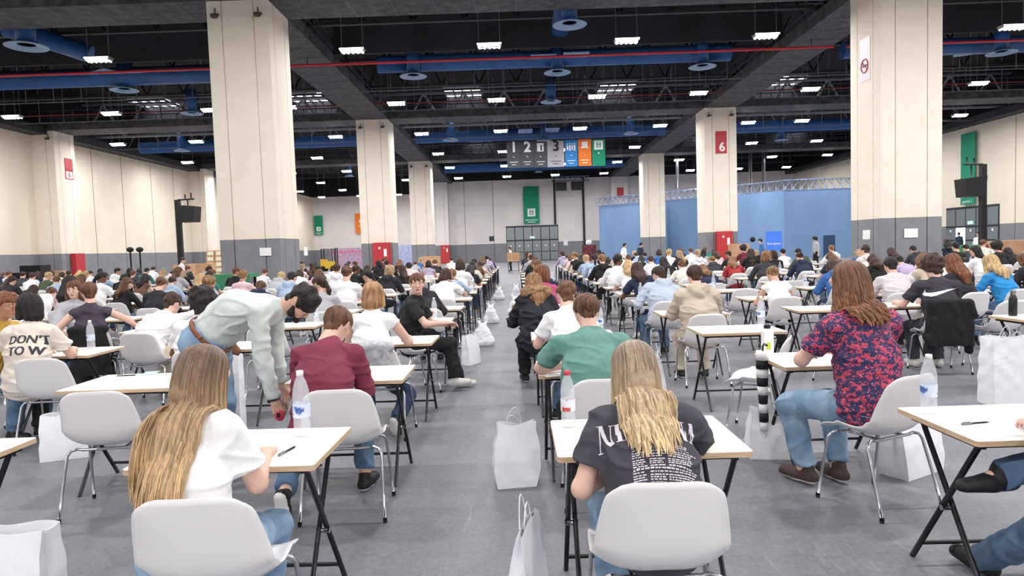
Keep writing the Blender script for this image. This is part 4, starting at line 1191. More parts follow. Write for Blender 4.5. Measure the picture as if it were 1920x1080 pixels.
# pallet of cartons left
x = at(420, 480, Y=48)[0]
for k in range(5):
    for j in range(4):
        b = MB(); b.box((-.28, -.3, 0), (.28, .3, .38)); b.box((-.2, -.305, .06), (.2, -.3, .3), 1); tag(b.obj('crate', [CARD, mat('crate_label', 'dfe3c8', .7)], None, (x - .9 + j * .6 + .02 * k, 48, .15 + k * .39)), 'brown crate in the stack by the left column, %s column and %s layer' % (ordn[j], ordn[k]), 'crate', 'stacked crates')
b = MB(); b.box((-1.3, -.5, 0), (1.3, .5, .14)); tag(b.obj('pallet', CARD, None, (x, 48, 0)), 'wooden pallet under the stacked crates by the left column', 'pallet')
for (px, Y, l) in ((436, 19.2, 'green topped low table right of the crates on the left'), (1803, 26.5, 'green topped low table behind the curly haired student on the right')):
    x = at(px, 500, Y=Y)[0]; t = thing('green_table', l, 'table', (x, Y, 0)); b = MB(); b.box((-.6, -.35, 1.02), (.6, .35, 1.12)); b.box((-.6, -.35, .6), (.6, -.33, 1.02)); b.obj('tabletop', mat('green_cloth', '3f8a60', .7), t)
    for sx in (-1, 1):
        for sy in (-1, 1): b = MB(); b.box((sx * .5 - .03, sy * .3 - .03, 0), (sx * .5 + .03, sy * .3 + .03, 1.02)); b.obj('leg', BLACKM, t)
# printed market panels and forklift behind the second left column
t = thing('printed_panel', 'pink and violet printed panel beyond the near left column', 'panel', (at(655, 470, Y=70)[0], 70, 0))
b = MB(); b.box((-1.9, 0, 0), (1.9, .08, 2.1)); b.obj('board', mat('panel_print', 'a9a2b8', .6, var='c86a96', vscale=6, ramp=(.5, .6)), t)
b = MB(); 
for k in range(9): b.box((-1.7 + k * .38, -.02, 1.6 + .05 * (k % 2)), (-1.45 + k * .38, 0, 1.75 + .05 * (k % 3)))
b.obj('print', mat('panel_pink', 'e05a8a', .6), t)
for (px, Y, w, l) in ((760, 66, 1.0, 'narrow bluish poster panel between the second and third left columns'),):
    t = thing('printed_panel', l, 'panel', (at(px, 470, Y=Y)[0], Y, 0)); b = MB(); b.box((-w, 0, 0), (w, .08, 2.2)); b.obj('board', mat('poster_blue', '8f9cc4', .6, var='b9c2dc', vscale=5), t)
t = thing('forklift', 'small yellow and black forklift beside the printed panel', 'forklift', (at(616, 490, Y=62)[0], 62, 0))
b = MB(); b.box((-.6, -.5, .25), (.7, .5, .9)); b.box((-.6, -.5, .9), (-.2, .5, 1.1)); b.obj('chassis', mat('fork_yellow', 'd8b030', .5), t)
b = MB(); 
for sx in (-.5, .45): b.box((sx - .04, -.45, .9), (sx + .04, -.38, 2.0)); b.box((sx - .04, .38, .9), (sx + .04, .45, 2.0))
b.box((-.56, -.47, 1.97), (.5, .47, 2.03)); b.box((.72, -.35, .1), (.8, -.25, 2.1)); b.box((.72, .25, .1), (.8, .35, 2.1)); b.obj('cage', BLACK, t)
for sx in (-.4, .5):
    for sy in (-.45, .45): b = MB(); b.tube([(sx, sy - .08, .25), (sx, sy + .08, .25)], .25, 14); b.obj('wheel', RUB, t)
for (px, Y, h) in ((1105, 70, 1.9),):
    t = thing('coat_rack', 'dark rack with mixed items at the left end of the booth', 'rack', (at(px, 480, Y=Y)[0], Y, 0)); b = MB(); b.box((-.7, -.2, 0), (.7, .2, 1.6)); b.obj('rack_body', mat('rack_dark', '3a2a30', .7, var='8a3a40', vscale=4), t)
    b = MB(); b.ball((0, 0, 1.85), (.35, .25, .28)); b.obj('white_topping', INK, t)
# ---------------------------------------------------------------- people of the crowd
SKINS = [mat('skin_fair', 'e3b9a8', .5, sss=.08), mat('skin_light', 'd8aa95', .5, sss=.08), mat('skin_tan', 'bf8f76', .5, sss=.06), mat('skin_brown', '80543e', .5, sss=.04)]
LIP = mat('lips', 'b5685f', .45); EYEW = mat('eye_white', 'e6e2de', .25); IRIS = mat('iris', '2c1d14', .2); BROW = mat('brow', '3b2a20', .7)
def hairm(n, c, v, curly=False):
    return mat(n, c, .5, var=v, vscale=55 if curly else 34, vstretch=(1, 1, 1) if curly else (1, 1, .12), bump=.5, bscale=60 if curly else 90, bstretch=(1, 1, 1) if curly else (1, 1, .08), spec=.35)
HC = {'black': ('1a1718', '302a2a'), 'dark brown': ('2e211c', '4c372c'), 'brown': ('4b3326', '7a543c'), 'light brown': ('6e4e36', 'a07a55'), 'auburn': ('5e3828', '8d5a40'), 'blond': ('8f7456', 'c8ab84'), 'golden': ('a5845c', 'd6b98c'), 'grey': ('6c6866', '9a9694')}
HAIRM = {k: (hairm('hair_' + k.replace(' ', '_'), *v), hairm('hair_curly_' + k.replace(' ', '_'), *v, curly=True)) for k, v in HC.items()}
def cloth(n, c, v=None, **k):
    return mat('cloth_' + n.replace(' ', '_'), c, .85, var=v, bump=k.pop('bump', .6), bscale=k.pop('bscale', 14), bstretch=k.pop('bstretch', (1, 1, .6)), **k)
CC = {'white': 'f2f1f3', 'off white': 'e2ddd4', 'black': '1d1d20', 'dark grey': '3a3b42', 'light grey': 'b4b4ba', 'navy blue': '27304a', 'burgundy': '742b3d', 'teal': '3f7f78', 'olive green': '4e5a45', 'beige': 'cbbda8', 'pale pink': 'e3c5c9', 'blue': '3f6fae', 'pale blue': 'aabfd8', 'brown': '6e5142', 'lilac': 'b9aac8', 'charcoal': '2a2a30', 'red': 'a8343a', 'mustard': 'c9a24a'}
CLO = {k: cloth(k, v) for k, v in CC.items()}
PINKW = CLO['pale pink']
JE = {'blue jeans': cloth('blue_denim', '4f6a88', '67819d', vscale=9, bump=.5), 'pale jeans': cloth('pale_denim', '93adc6', '7591ae', vscale=8, bump=.5), 'black trousers': CLO['black'], 'grey trousers': CLO['dark grey'], 'beige trousers': CLO['beige'], 'dark jeans': cloth('dark_denim', '2c3d5a', '36496a', vscale=9, bump=.4)}
SHO = [mat('shoe_sole', 'e4e2de', .6), mat('shoe_black', '1b1b1d', .6)]; SHW = [mat('shoe_sole', 'e4e2de'), mat('shoe_white', 'dcdad6', .6)]

POSES = {
 'writing': dict(lean=22, hp=38),
 'reading upright': dict(lean=8, hp=18, wl=(-.2, .36, .785), wr=(.16, .38, .785)),
 'bent low over the table': dict(lean=40, hp=40, wl=(-.24, .42, .785), wr=(.15, .46, .785), curve=.8),
 'looking left': dict(lean=14, hp=12, hy=52, twist=12, wl=(-.22, .38, .785), wr=(.12, .42, .785)),
 'looking right': dict(lean=14, hp=10, hy=-50, twist=-10, wl=(-.16, .4, .785), wr=(.2, .38, .785)),
 'resting head on one hand': dict(lean=28, hp=28, hr=12, side=-6, wl=(-.10, .36, .785), wr=(.12, .26, .98), er=(.9, .4, -1)),
 'leaning to the left': dict(lean=24, hp=30, side=-12, twist=10, wl=(-.3, .36, .785), wr=(.1, .42, .785)),
}
SK = {k: skeleton(**v) for k, v in POSES.items()}
PC = {}
def cached(key, fn):
    if key not in PC: PC[key] = fn()
    return PC[key]
def part(name, me, par, mats):
    o = link(name, me, par)
    for i, m in enumerate(mats):
        o.material_slots[i].link = 'OBJECT'; o.material_slots[i].material = m
    return o
DUM = [mat('dummy_skin', 'd8a890')] * 5
def person(x, y, rz, pose, hstyle, hcol, top, tcol, bottom, fem, skin, label, lod, group, s=1.0):
    J = SK[pose]; h = .013 if lod < 2 else .020
    t = thing('person', label, 'person', (x, y, 0), rz, group, s)
    bm_ = cached(('b', pose, fem, lod > 1), lambda: body_mesh('body', J, h, DUM, fem, hh=.0055 if lod < 2 else .009, hhd=.006 if lod < 2 else .009))
    part('body', bm_, t, [SKINS[skin], LIP, EYEW, IRIS, BROW])
    tm = cached(('t', pose, fem, top, lod > 1), lambda: shirt_mesh('top', J, h, DUM[0], top, fem, seed=len(pose)))
    part({'tee': 't_shirt', 'tank': 'sleeveless_top', 'long': 'sweater', 'hoodie': 'hooded_sweatshirt'}[top], tm, t, [CLO[tcol]])
    hm = cached(('h', pose, hstyle, lod > 1), lambda: hair_mesh('hair', J, hstyle, .0075 if lod < 2 else .012, DUM[0]))
    part('hair', hm, t, [HAIRM[hcol][1 if hstyle in ('afro', 'curly_short', 'long_wavy') else 0]])
    rm = cached(('r', pose, lod > 1), lambda: trousers_mesh('trousers', J, h, DUM[0]))
    part('trousers', rm, t, [JE[bottom]])
    if lod < 2:
        for n in 'lr':
            sm_ = cached(('s', pose, n), lambda: shoe_mesh('shoe', J, n, .010, SHO)); part('shoe', sm_, t, SHO if (int(x * 10) + int(y)) % 2 else SHW)
    return t

# ---------------------------------------------------------------- the grid of seats
PITCH = 1.765
def fy(r): return 2.75 + PITCH * r
COLS = [-1.2 - 1.6 * k for k in range(16)] + [.52 + 1.6 * k for k in range(18)]
COLS.sort()
def side_name(x): return 'left' if x < -.5 else 'right'
def colno(x): return int(round((-1.2 - x) / 1.6)) if x < -.5 else int(round((x - .52) / 1.6))
NR = 17
HSN = {'short': 'short', 'fringe': 'short', 'curly_short': 'short curly', 'afro': 'bushy curly', 'bob': 'chin-length', 'bun': 'tied-up', 'ponytail': 'ponytailed', 'long': 'long', 'long_wavy': 'long wavy', 'long_straight': 'long straight'}
TPN = {'tee': 'T-shirt', 'tank': 'sleeveless top', 'long': 'sweater', 'hoodie': 'hoodie'}
def wch(items): 
    tot = sum(w for _, w in items); r = rnd.random() * tot
    for it, w in items:
        r -= w
        if r <= 0: return it
    return items[-1][0]
TOPS = [('white', 22), ('black', 20), ('dark grey', 9), ('light grey', 10), ('off white', 8), ('navy blue', 9), ('beige', 4), ('teal', 2), ('burgundy', 2), ('pale pink', 4), ('pale blue', 5), ('blue', 2), ('olive green', 3), ('brown', 2), ('lilac', 1), ('charcoal', 9), ('red', 1)]
HAIRS = [('dark brown', 32), ('black', 24), ('brown', 22), ('light brown', 9), ('auburn', 4), ('blond', 6), ('golden', 3)]
NUM = {}
# seats of hand built figures: (col x index) -> skip person / chair / table
SKIPP = {('L', 0, 0), ('R', 0, 0), ('L', 0, 1), ('R', 0, 1), ('R', 1, 1), ('L', 0, 2), ('L', 0, 3), ('L', 2, 2), ('R', 1, 0), ('L', 1, 0), ('L', 2, 3), ('R', 1, 4), ('R', 1, 3), ('R', 3, 3), ('L', 1, 2), ('R', 0, 2), ('R', 0, 3), ('R', 0, 4),
         ('L', 1, 1), ('R', 1, 2), ('L', 1, 3), ('L', 3, 4), ('R', 4, 4), ('R', 3, 4), ('R', 2, 1), ('R', 2, 0), ('R', 2, 2), ('R', 2, 3), ('R', 4, 3), ('L', 3, 3), ('L', 3, 2), ('L', 2, 1)}
SKIPC = {('R', 2, 0), ('R', 2, 1), ('R', 2, 2), ('R', 3, 1), ('R', 3, 2)}            # seats with nothing at all
CUSTOMC = {('L', 0, 0), ('R', 0, 0), ('L', 0, 1), ('R', 0, 1), ('R', 1, 1), ('R', 1, 0), ('L', 1, 1), ('R', 1, 2), ('L', 2, 2), ('L', 2, 3), ('R', 3, 3), ('R', 1, 3), ('L', 0, 2), ('L', 0, 3), ('R', 1, 4)}
CUSTOMT = {('L', 0, 0), ('R', 0, 0), ('L', 0, 1), ('R', 0, 1), ('R', 1, 0), ('R', 1, 1), ('R', 1, 2), ('L', 1, 1), ('L', 1, 0), ('R', 3, 3), ('R', 3, 2), ('L', 2, 2)}
def inview(x, y, m=1.0):
    px = 968 + x / y * F
    return -90 * m < px < 1920 + 90 * m
def blocked(x, y):
    for cx in COLX:
        for cy in COLY:
            if abs(x - cx) < 1.35 and cy - .8 < y < cy + 2.4: return True
    return False
npeople = ntab = nch = 0
used_lab = set()
PLAN = {('R', 1, 5): dict(h=('long', 'dark brown')), ('R', 1, 6): dict(h=('long_wavy', 'golden'), t=('tee', 'white')), ('R', 4, 5): dict(h=('long_wavy', 'auburn'), t=('long', 'beige')),
        ('R', 5, 4): dict(h=('long', 'golden'), t=('long', 'blue')), ('L', 3, 5): dict(h=('bun', 'brown')), ('L', 2, 5): dict(h=('short', 'brown'), t=('hoodie', 'navy blue')), ('R', 5, 5): dict(h=('bob', 'brown'), t=('hoodie', 'charcoal')), ('R', 2, 5): dict(h=('short', 'dark brown'), t=('hoodie', 'navy blue')), ('L', 0, 4): dict(h=('short', 'black'), t=('hoodie', 'charcoal')), ('L', 0, 5): dict(h=('bob', 'dark brown'), t=('tee', 'white')), ('L', 1, 4): dict(h=('ponytail', 'dark brown'), t=('tee', 'light grey')), ('L', 1, 5): dict(h=('bun', 'brown'), t=('tee', 'white'))}
for r in range(NR):
    for cx in COLS:
        sd = 'L' if cx < -.5 else 'R'; c = colno(cx); key = (sd, c, r)
        y = fy(r) - .27
        if not inview(cx, y) or key in SKIPC: continue
        if y > 17 and cx > 9 and y > 24: continue
        jx, jy = (rnd.random() - .5) * .12, (rnd.random() - .5) * .12
        x = cx + jx; y += jy
        if r > 3 and blocked(x, y): continue
        if r > 2 and sd == 'R' and c in (0,) and False: continue
        place = '%s column %s of the aisle, %s row' % (ordn[c], side_name(cx), ordn[r])
        lod = 0 if r < 3 else 1 if r < 7 else 2
        rz = D(rnd.uniform(-7, 7))
        empty = rnd.random() < (.10 if r > 3 else .0)
        if key not in CUSTOMT and ntab < 300:
            table(cx + jx * .4, fy(r) + .30, D(rnd.uniform(-1.5, 1.5)), 'white exam table in the ' + place, lod, None if lod < 2 else 'white exam tables'); ntab += 1
        if key not in CUSTOMC:
            chair(x, y, rz, 'white shell chair in the ' + place, lod, None if lod < 2 else 'white shell chairs'); nch += 1
        if r < 9 and rnd.random() < .35 and key not in CUSTOMT:
            bottle(cx + (.28 if rnd.random() < .5 else -.28), fy(r) + .42, 'clear water bottle on the table in the ' + place, rnd.choice(['white', 'blue', 'white']))
        if r < 9 and key not in CUSTOMT and rnd.random() < .7:
            sheet(cx + rnd.uniform(-.1, .1), fy(r) + .22, TH + .0005, rnd.uniform(-.3, .3), 'white exam sheet on the table in the ' + place)
        if key in SKIPP or empty: continue
        pl = PLAN.get(key, {})
        fem = 1 if rnd.random() < .56 else 0
        if fem: hs = wch([('long', 24), ('long_wavy', 18), ('long_straight', 14), ('bob', 12), ('bun', 14), ('ponytail', 14), ('short', 2)])
        else: hs = wch([('short', 40), ('curly_short', 22), ('afro', 6), ('fringe', 8)])
        hc = wch(HAIRS)
        if hs == 'afro': hc = 'black'
        tp = wch([('tee', 38), ('long', 28), ('hoodie', 26), ('tank', 8 if fem else 0)]); tc = wch(TOPS)
        if 'h' in pl: hs, hc = pl['h']; fem = int(hs not in ('short', 'curly_short', 'afro'))
        if 't' in pl: tp, tc = pl['t']
        ps = wch([('writing', 34), ('reading upright', 16), ('bent low over the table', 12), ('looking left', 9), ('looking right', 9), ('resting head on one hand', 10), ('leaning to the left', 10)])
        sk = wch([(0, 45), (1, 38), (2, 12), (3, 4)])
        bt = wch([('blue jeans', 30), ('pale jeans', 12), ('black trousers', 34), ('dark jeans', 16), ('beige trousers', 5), ('grey trousers', 6)])
        lb = '%s-haired person in %s %s, %s' % (HSN[hs] + ' ' + hc, tc, TPN[tp], place.replace('column', 'col.'))
        lb = '%s %s hair, %s %s, %s column %s of aisle, %s row' % (HSN[hs], hc, tc, TPN[tp], ordn[c], side_name(cx), ordn[r])
        lb = 'person, ' + lb
        if len(lb.replace(',', '').split()) > 15: lb = lb.replace(' of aisle', '').replace('person, ', '')
        person(x, y, rz + D(rnd.uniform(-4, 4)), ps, hs, hc, tp, tc, bt, fem, sk, lb, lod, 'seated exam candidates', rnd.uniform(.94, 1.04)); npeople += 1
print('PEOPLE', npeople, 'TABLES', ntab, 'CHAIRS', nch)
# ---------------------------------------------------------------- hand posed figures
def figure(x, y, rz, kw, hair, hcol, top, topm, bottomm, fem, skin, label, h=.008, s=1.0, shoes=SHO, topname=None, fat=1.0, hh=.0045, hair_h=.006, hem=.0, amp=.006, seed=5, extra=None, upto=.93, flare=1.0, ffat=1.0):
    kw = dict(kw); fl_ = {k: kw.pop(k) for k in ('waist', 'boot') if k in kw}; J = skeleton(**kw); J.update(fl_); t = thing('person', label, 'person', (x, y, 0), D(rz), None, s)
    body = link('body', body_mesh('body', J, h * 1.2, [SKINS[skin], LIP, EYEW, IRIS, BROW], fem, hh=hh, hhd=.005, fat=fat), t)
    sh = link(topname or {'tee': 't_shirt', 'tank': 'sleeveless_top', 'long': 'sweater', 'hoodie': 'hooded_sweatshirt'}[top], shirt_mesh('top', J, h, topm, top, fem, seed, fat, hem, amp), t)
    link('trousers', trousers_mesh('trousers', J, h * 1.2, bottomm, upto, flare, ffat, amp), t)
    hm = HAIRM[hcol][1 if hair in ('afro', 'curly_short', 'long_wavy') else 0] if isinstance(hcol, str) else (hcol[0] if isinstance(hcol, list) else hcol)
    ho = link('hair', hair_mesh('hair', J, hair, hair_h, hm, -.013 if isinstance(hcol, list) else 0), t)
    for n in 'lr': link('shoe', shoe_mesh('shoe', J, n, .007, shoes), t)
    return t, J, sh, ho
def bvh_of(o):
    me = o.data; return BVHTree.FromPolygons([v.co[:] for v in me.vertices], [p.vertices[:] for p in me.polygons])
def raster_print(tris2d, cell, tree, org, ux, uz, dirv, m, name, parent, off=.0025):
    """lay a flat motif on a garment: cells of the motif are projected along dirv on the cloth"""
    T = np.array(tris2d)                                 # n,3,2
    lo, hi = T.reshape(-1, 2).min(0), T.reshape(-1, 2).max(0)
    nx, ny = (np.ceil((hi - lo) / cell)).astype(int) + 1
    gx = lo[0] + cell * (np.arange(nx) + .5); gy = lo[1] + cell * (np.arange(ny) + .5)
    X, Y = np.meshgrid(gx, gy, indexing='ij'); M = np.zeros(X.shape, bool)
    for a, b, c in T:
        d = lambda p, q: (q[0] - p[0]) * (Y - p[1]) - (q[1] - p[1]) * (X - p[0])
        s1, s2, s3 = d(a, b), d(b, c), d(c, a)
        M |= ((s1 >= 0) & (s2 >= 0) & (s3 >= 0)) | ((s1 <= 0) & (s2 <= 0) & (s3 <= 0))
    vid = {}; vs = []; fs = []
    def vert(i, j):
        if (i, j) in vid: return vid[i, j]
        p = org + ux * (lo[0] + cell * i) + uz * (lo[1] + cell * j)
        hit, nrm, _, _ = tree.ray_cast(Vector(p), Vector(dirv), .5)
        if hit is None: vid[i, j] = None; return None
        n = V(*nrm); 
        if n @ dirv > 0: n = -n
        vs.append(V(*hit) + n * off); vid[i, j] = len(vs) - 1; return vid[i, j]
    for i, j in np.argwhere(M):
        q = [vert(i, j), vert(i + 1, j), vert(i + 1, j + 1), vert(i, j + 1)]
        if None not in q: fs.append(q)
    if not fs: return None
    return link(name, mesh(name, vs, fs, m, None, True), parent)
def quad(a, b, c, d): return [(a, b, c), (a, c, d)]
def serif_letter(ch, x0, w=.72, H=1.0):
    """tall condensed roman capitals with hairline serifs"""
    T = []; th, tn = .20, .055
    def bar(ax, ay, bx, by, t):                          # slanted bar of horizontal thickness t
        T.extend(quad((ax - t / 2, ay), (ax + t / 2, ay), (bx + t / 2, by), (bx - t / 2, by)))
    def serif(cx, y, l=.26): T.extend(quad((cx - l / 2, y), (cx + l / 2, y), (cx + l / 2, y + .035), (cx - l / 2, y + .035)))
    if ch == 'N':
        bar(.08, 0, .08, H, tn); bar(w - .08, 0, w - .08, H, tn); bar(.12, H, w - .12, 0, th); serif(.08, 0); serif(.06, H - .035); serif(w - .08, H - .035)
    if ch == 'I': w = .34; bar(w / 2, 0, w / 2, H, th); serif(w / 2, 0, .34); serif(w / 2, H - .035, .34)
    if ch == 'V': bar(.12, H, w / 2, 0, th); bar(w - .10, H, w / 2 + .03, 0, tn); serif(.12, H - .035, .32); serif(w - .10, H - .035, .24)
    if ch == 'A': bar(w - .14, 0, w / 2 - .02, H, th); bar(.10, 0, w / 2 - .04, H, tn); serif(w - .14, 0, .32); serif(.10, 0, .24); T.extend(quad((.18, .30), (w - .2, .30), (w - .2, .345), (.18, .345)))
    if ch == 'R':
        bar(.15, 0, .15, H, th); serif(.15, 0, .32); serif(.12, H - .035, .26)
        n = 10
        for k in range(n):
            a0, a1 = -PI / 2 + PI * k / n, -PI / 2 + PI * (k + 1) / n
            p = lambda a, rx, ry: (.30 + rx * math.cos(a), .745 + ry * math.sin(a))
            T.extend(quad(p(a0, .14, .205), p(a0, .32, .255), p(a1, .32, .255), p(a1, .14, .205)))
        T.extend(quad((.2, .49), (.32, .49), (.32, .53), (.2, .53))); T.extend(quad((.2, .96), (.32, .96), (.32, 1.0), (.2, 1.0)))
        bar(.34, .5, w - .10, 0, th)
    return [tuple((px + x0, py) for px, py in t) for t in T], w
def lock(me_tree, pts, r0, r1, mb, n=5, flat=1.6, mi=0): mb.tube(pts, [r0 * (1 - .3 * abs(2 * k / (len(pts) - 1) - 1)) * (1 if k < len(pts) - 1 else .25) for k in range(len(pts))], n, mi, flat)
def strands(J, parent, hm, n, length, spread, seed, wav=0.0, drift=0.0, name='hair_lock', lift=.0, tree=None, tips=.05, part=0.0, body_tree=None):
    """locks that start on the crown, run over the skull and fall down the back"""
    R, H = J['Rh'], J['Hd']; r = np.random.RandomState(seed); mb = MB()
    ab = J['C'] + (J['N'] - J['C']) * .3
    for k in range(n):
        th = r.uniform(-1, 1) * spread                   # azimuth about the head, 0 = back
        th0 = th + r.uniform(-.1, .1)
        rr0 = .02 + .01 * r.rand()
        pts = []
        need = .010 + .016 * r.rand()
        L = length * r.uniform(.66, 1.0); ph = r.rand() * 6.28; amp = wav * r.uniform(.6, 1.4)
        ra, rb = .088 + r.uniform(0, .006), .106 + r.uniform(0, .006)
        for t in np.linspace(.03, 1.0, 7):               # over the skull
            el = (1 - t) * PI / 2
            c = V(ra * math.sin(th0) * math.cos(el) + part * (1 - t), -.014 - rb * math.cos(th0) * math.cos(el), .036 + .094 * math.sin(el))
            pts.append(H + R @ c)
        p = pts[-1].copy(); dirn = (pts[-1] - pts[-2]); dirn /= np.linalg.norm(dirn)
        lat = R @ V(1, 0, 0)
        m = 24; step = L / m
        for i in range(m):
            dirn = dirn * .80 + V(0, 0, -1) * .20 + lat * drift * math.sin(th0); dirn /= np.linalg.norm(dirn)
            p = p + dirn * step
            q = p.copy()
            if body_tree is not None:
                bd = -J['fw'] * .75 + V(0, 0, .5); bd /= np.linalg.norm(bd)
                hit, nrm, _, dist = body_tree.ray_cast(Vector(q + bd * .45), Vector(-bd), .45 + need)
                if hit is not None:
                    old = p - dirn * step
                    q = V(*hit) + bd * need; p = q.copy(); nd_ = p - old; L_ = np.linalg.norm(nd_)
                    if L_ > 1e-5: dirn = nd_ / L_
                    if L_ > step * 1.6: p = old + dirn * step * 1.6; q = p.copy()
            s_ = (i + 1) / m
            q = q + lat * (amp * math.sin(ph + s_ * L * 42) * s_) + J['fw'] * (-amp * .5 * math.cos(ph + s_ * L * 42) * s_)
            pts.append(q)
        w = r.uniform(.003, .0058)
        lock(None, pts, w, w, mb, mi=k % 3)
    return mb.obj(name, hm, parent)

DENIM, PALED = JE['blue jeans'], JE['pale jeans']
# ---- seat furniture placed by hand
def seat(x, y, rz, label): return chair(x, y, D(rz), label, 0)
seat(-1.12, 2.45, 3, 'white shell chair of the blond student in the white T-shirt, nearest on the left')
seat(.475, 2.47, -1, 'white shell chair nearest the camera, behind the band T-shirt')
seat(-1.09, 4.17, 3, 'white shell chair of the student in the burgundy sweater')
seat(.50, 4.24, 0, 'white shell chair behind the green T-shirt, mostly hidden')
seat(-2.64, 4.34, 8, 'empty white shell chair at the empty table on the left')
seat(2.12, 4.05, 24, 'white shell chair of the student in the floral blouse')
seat(1.95, 5.6, 62, 'empty white shell chair turned sideways behind the striped umbrella')
seat(-4.02, 5.84, 6, 'white shell chair in front of the slogan T-shirt at the left edge')
seat(-4.15, 7.6, -3, 'white shell chair behind the student bending in a white shirt')
seat(4.86, 7.9, -6, 'white shell chair with a black jacket over its back')
seat(2.05, 7.65, 3, 'white shell chair of the student in the beige hoodie')
seat(-1.22, 5.92, -4, 'white shell chair with a grey knitted cardigan over its back')
seat(-1.20, 7.70, -62, 'white shell chair of the student turning round in the black T-shirt')
seat(2.02, 9.45, 4, 'white shell chair of the student in the pale blue hoodie')
seat(5.62, 8.05, 10, 'empty white shell chair right of the black sports T-shirt')
seat(3.6, 7.55, 30, 'empty white shell chair left of the curly long haired student')
def tb(x, y, rz, label): return table(x, y, D(rz), label, 0)
tb(-1.25, 3.04, -1, 'white exam table of the blond student, nearest on the left')
tb(.54, 3.04, 0, 'white exam table in front of the band T-shirt, nearest right of the aisle')
tb(-1.19, 4.82, 0, 'white exam table of the student in the burgundy sweater')
tb(.52, 4.82, 0, 'white exam table in front of the green T-shirt')
tb(2.27, 3.08, 0, 'white exam table in the lower right corner with a bottle and pen')
tb(2.17, 4.84, 0, 'white exam table in front of the floral blouse')
tb(2.10, 6.62, 0, 'empty white exam table behind the striped umbrella')
tb(-2.72, 4.80, 0, 'empty white exam table on the left with a pen on it')
tb(-2.80, 3.02, 0, 'white exam table cut off at the left edge')
tb(5.26, 6.78, 4, 'white exam table at the right edge above the white bags')
tb(4.62, 8.48, 0, 'white exam table in front of the black sports T-shirt')
tb(-4.36, 6.5, 0, 'white exam table in front of the slogan T-shirt with a bottle')

# A: blond with white T-shirt, nearest left
def hair_ombre(name, root, root2, tip, tip2, z0, z1):
    m = bpy.data.materials.new(name); m.use_nodes = True; nt = m.node_tree; N = nt.nodes; b = N['Principled BSDF']; b.inputs['Roughness'].default_value = .42; b.inputs['Specular IOR Level'].default_value = .4
    tc = N.new('ShaderNodeTexCoord'); mp = N.new('ShaderNodeMapping'); mp.inputs['Scale'].default_value = (1.5, 1.5, .08); nt.links.new(tc.outputs['Object'], mp.inputs['Vector'])
    n = N.new('ShaderNodeTexNoise'); n.inputs['Scale'].default_value = 45; n.inputs['Detail'].default_value = 4; nt.links.new(mp.outputs['Vector'], n.inputs['Vector'])
    sx = N.new('ShaderNodeSeparateXYZ'); nt.links.new(tc.outputs['Object'], sx.inputs[0]); mr = N.new('ShaderNodeMapRange'); mr.inputs[1].default_value = z0; mr.inputs[2].default_value = z1; nt.links.new(sx.outputs['Z'], mr.inputs[0])
    cols = []
    for a, c in ((tip, tip2), (root, root2)):
        r = N.new('ShaderNodeValToRGB'); e = r.color_ramp.elements; e[0].position = .42; e[1].position = .60; e[0].color = srgb(a) + (1,); e[1].color = srgb(c) + (1,); nt.links.new(n.outputs['Fac'], r.inputs['Fac']); cols.append(r)
    x = N.new('ShaderNodeMix'); x.data_type = 'RGBA'; nt.links.new(mr.outputs[0], x.inputs[0]); nt.links.new(cols[0].outputs[0], x.inputs[6]); nt.links.new(cols[1].outputs[0], x.inputs[7]); nt.links.new(x.outputs[2], b.inputs['Base Color'])
    bp = N.new('ShaderNodeBump'); bp.inputs['Strength'].default_value = .4; bp.inputs['Distance'].default_value = .01; nt.links.new(n.outputs['Fac'], bp.inputs['Height']); nt.links.new(bp.outputs[0], b.inputs['Normal'])
    return m
def ombre3(nm, root, tip, z0, z1):
    def mixc(c, k): 
        v = [int(c[i:i + 2], 16) for i in (0, 2, 4)]; return ''.join('%02x' % max(0, min(255, int(x * k))) for x in v)
    return [hair_ombre('%s_%d' % (nm, i), mixc(root, k * .93), mixc(root, k * 1.07), mixc(tip, k2 * .96), mixc(tip, k2 * 1.05), z0, z1) for i, (k, k2) in enumerate(((1, 1), (.84, .86), (1.15, 1.10)))]
HBL = ombre3('hair_near_blond', '745a4a', 'c0a077', .92, 1.26)
A, JA, shA, hA = figure(-1.22, 2.46, -4, dict(lean=19, hp=24, hy=-22, side=-8, sh=.150, wl=(-.10, .34, .785), wr=(.10, .42, .785), el=(-.5, -.2, -1), er=(.45, -.1, -1.2), handr='grip'), 'bob', HBL, 'tee', CLO['white'], PALED, 1, 0,
       'long-haired blond person in a white T-shirt and jeans, nearest on the left', h=.007, fat=.92, amp=.006, s=.96)
ta = bvh_of(shA); strands(JA, A, HBL, 820, .66, 1.9, 3, wav=.0022, body_tree=ta)
# B: band T-shirt, nearest right
BANDM = cloth('faded_black', '3f3c46', '4a4752', vscale=7)
HB2 = ombre3('hair_near_ash_blond', '8d7868', 'cfb48c', .90, 1.22)
B, JB, shB, hB = figure(.485, 2.50, 0, dict(lean=33, curve=.9, hp=34, hy=6, sh=.165, wl=(-.10, .26, .70), wr=(.04, .36, .785), el=(-.5, -.4, -1.6), er=(1, -.1, -.05), handr='grip'), 'bob', HB2, 'tee', BANDM, PALED, 1, 0,
       'blond person in a faded black band T-shirt bent over the table', h=.007, fat=1.06, amp=.006, topname='band_t_shirt', s=.97)
tB = bvh_of(shB); strands(JB, B, HB2, 820, .56, 1.9, 8, wav=.004, drift=.004, body_tree=tB)
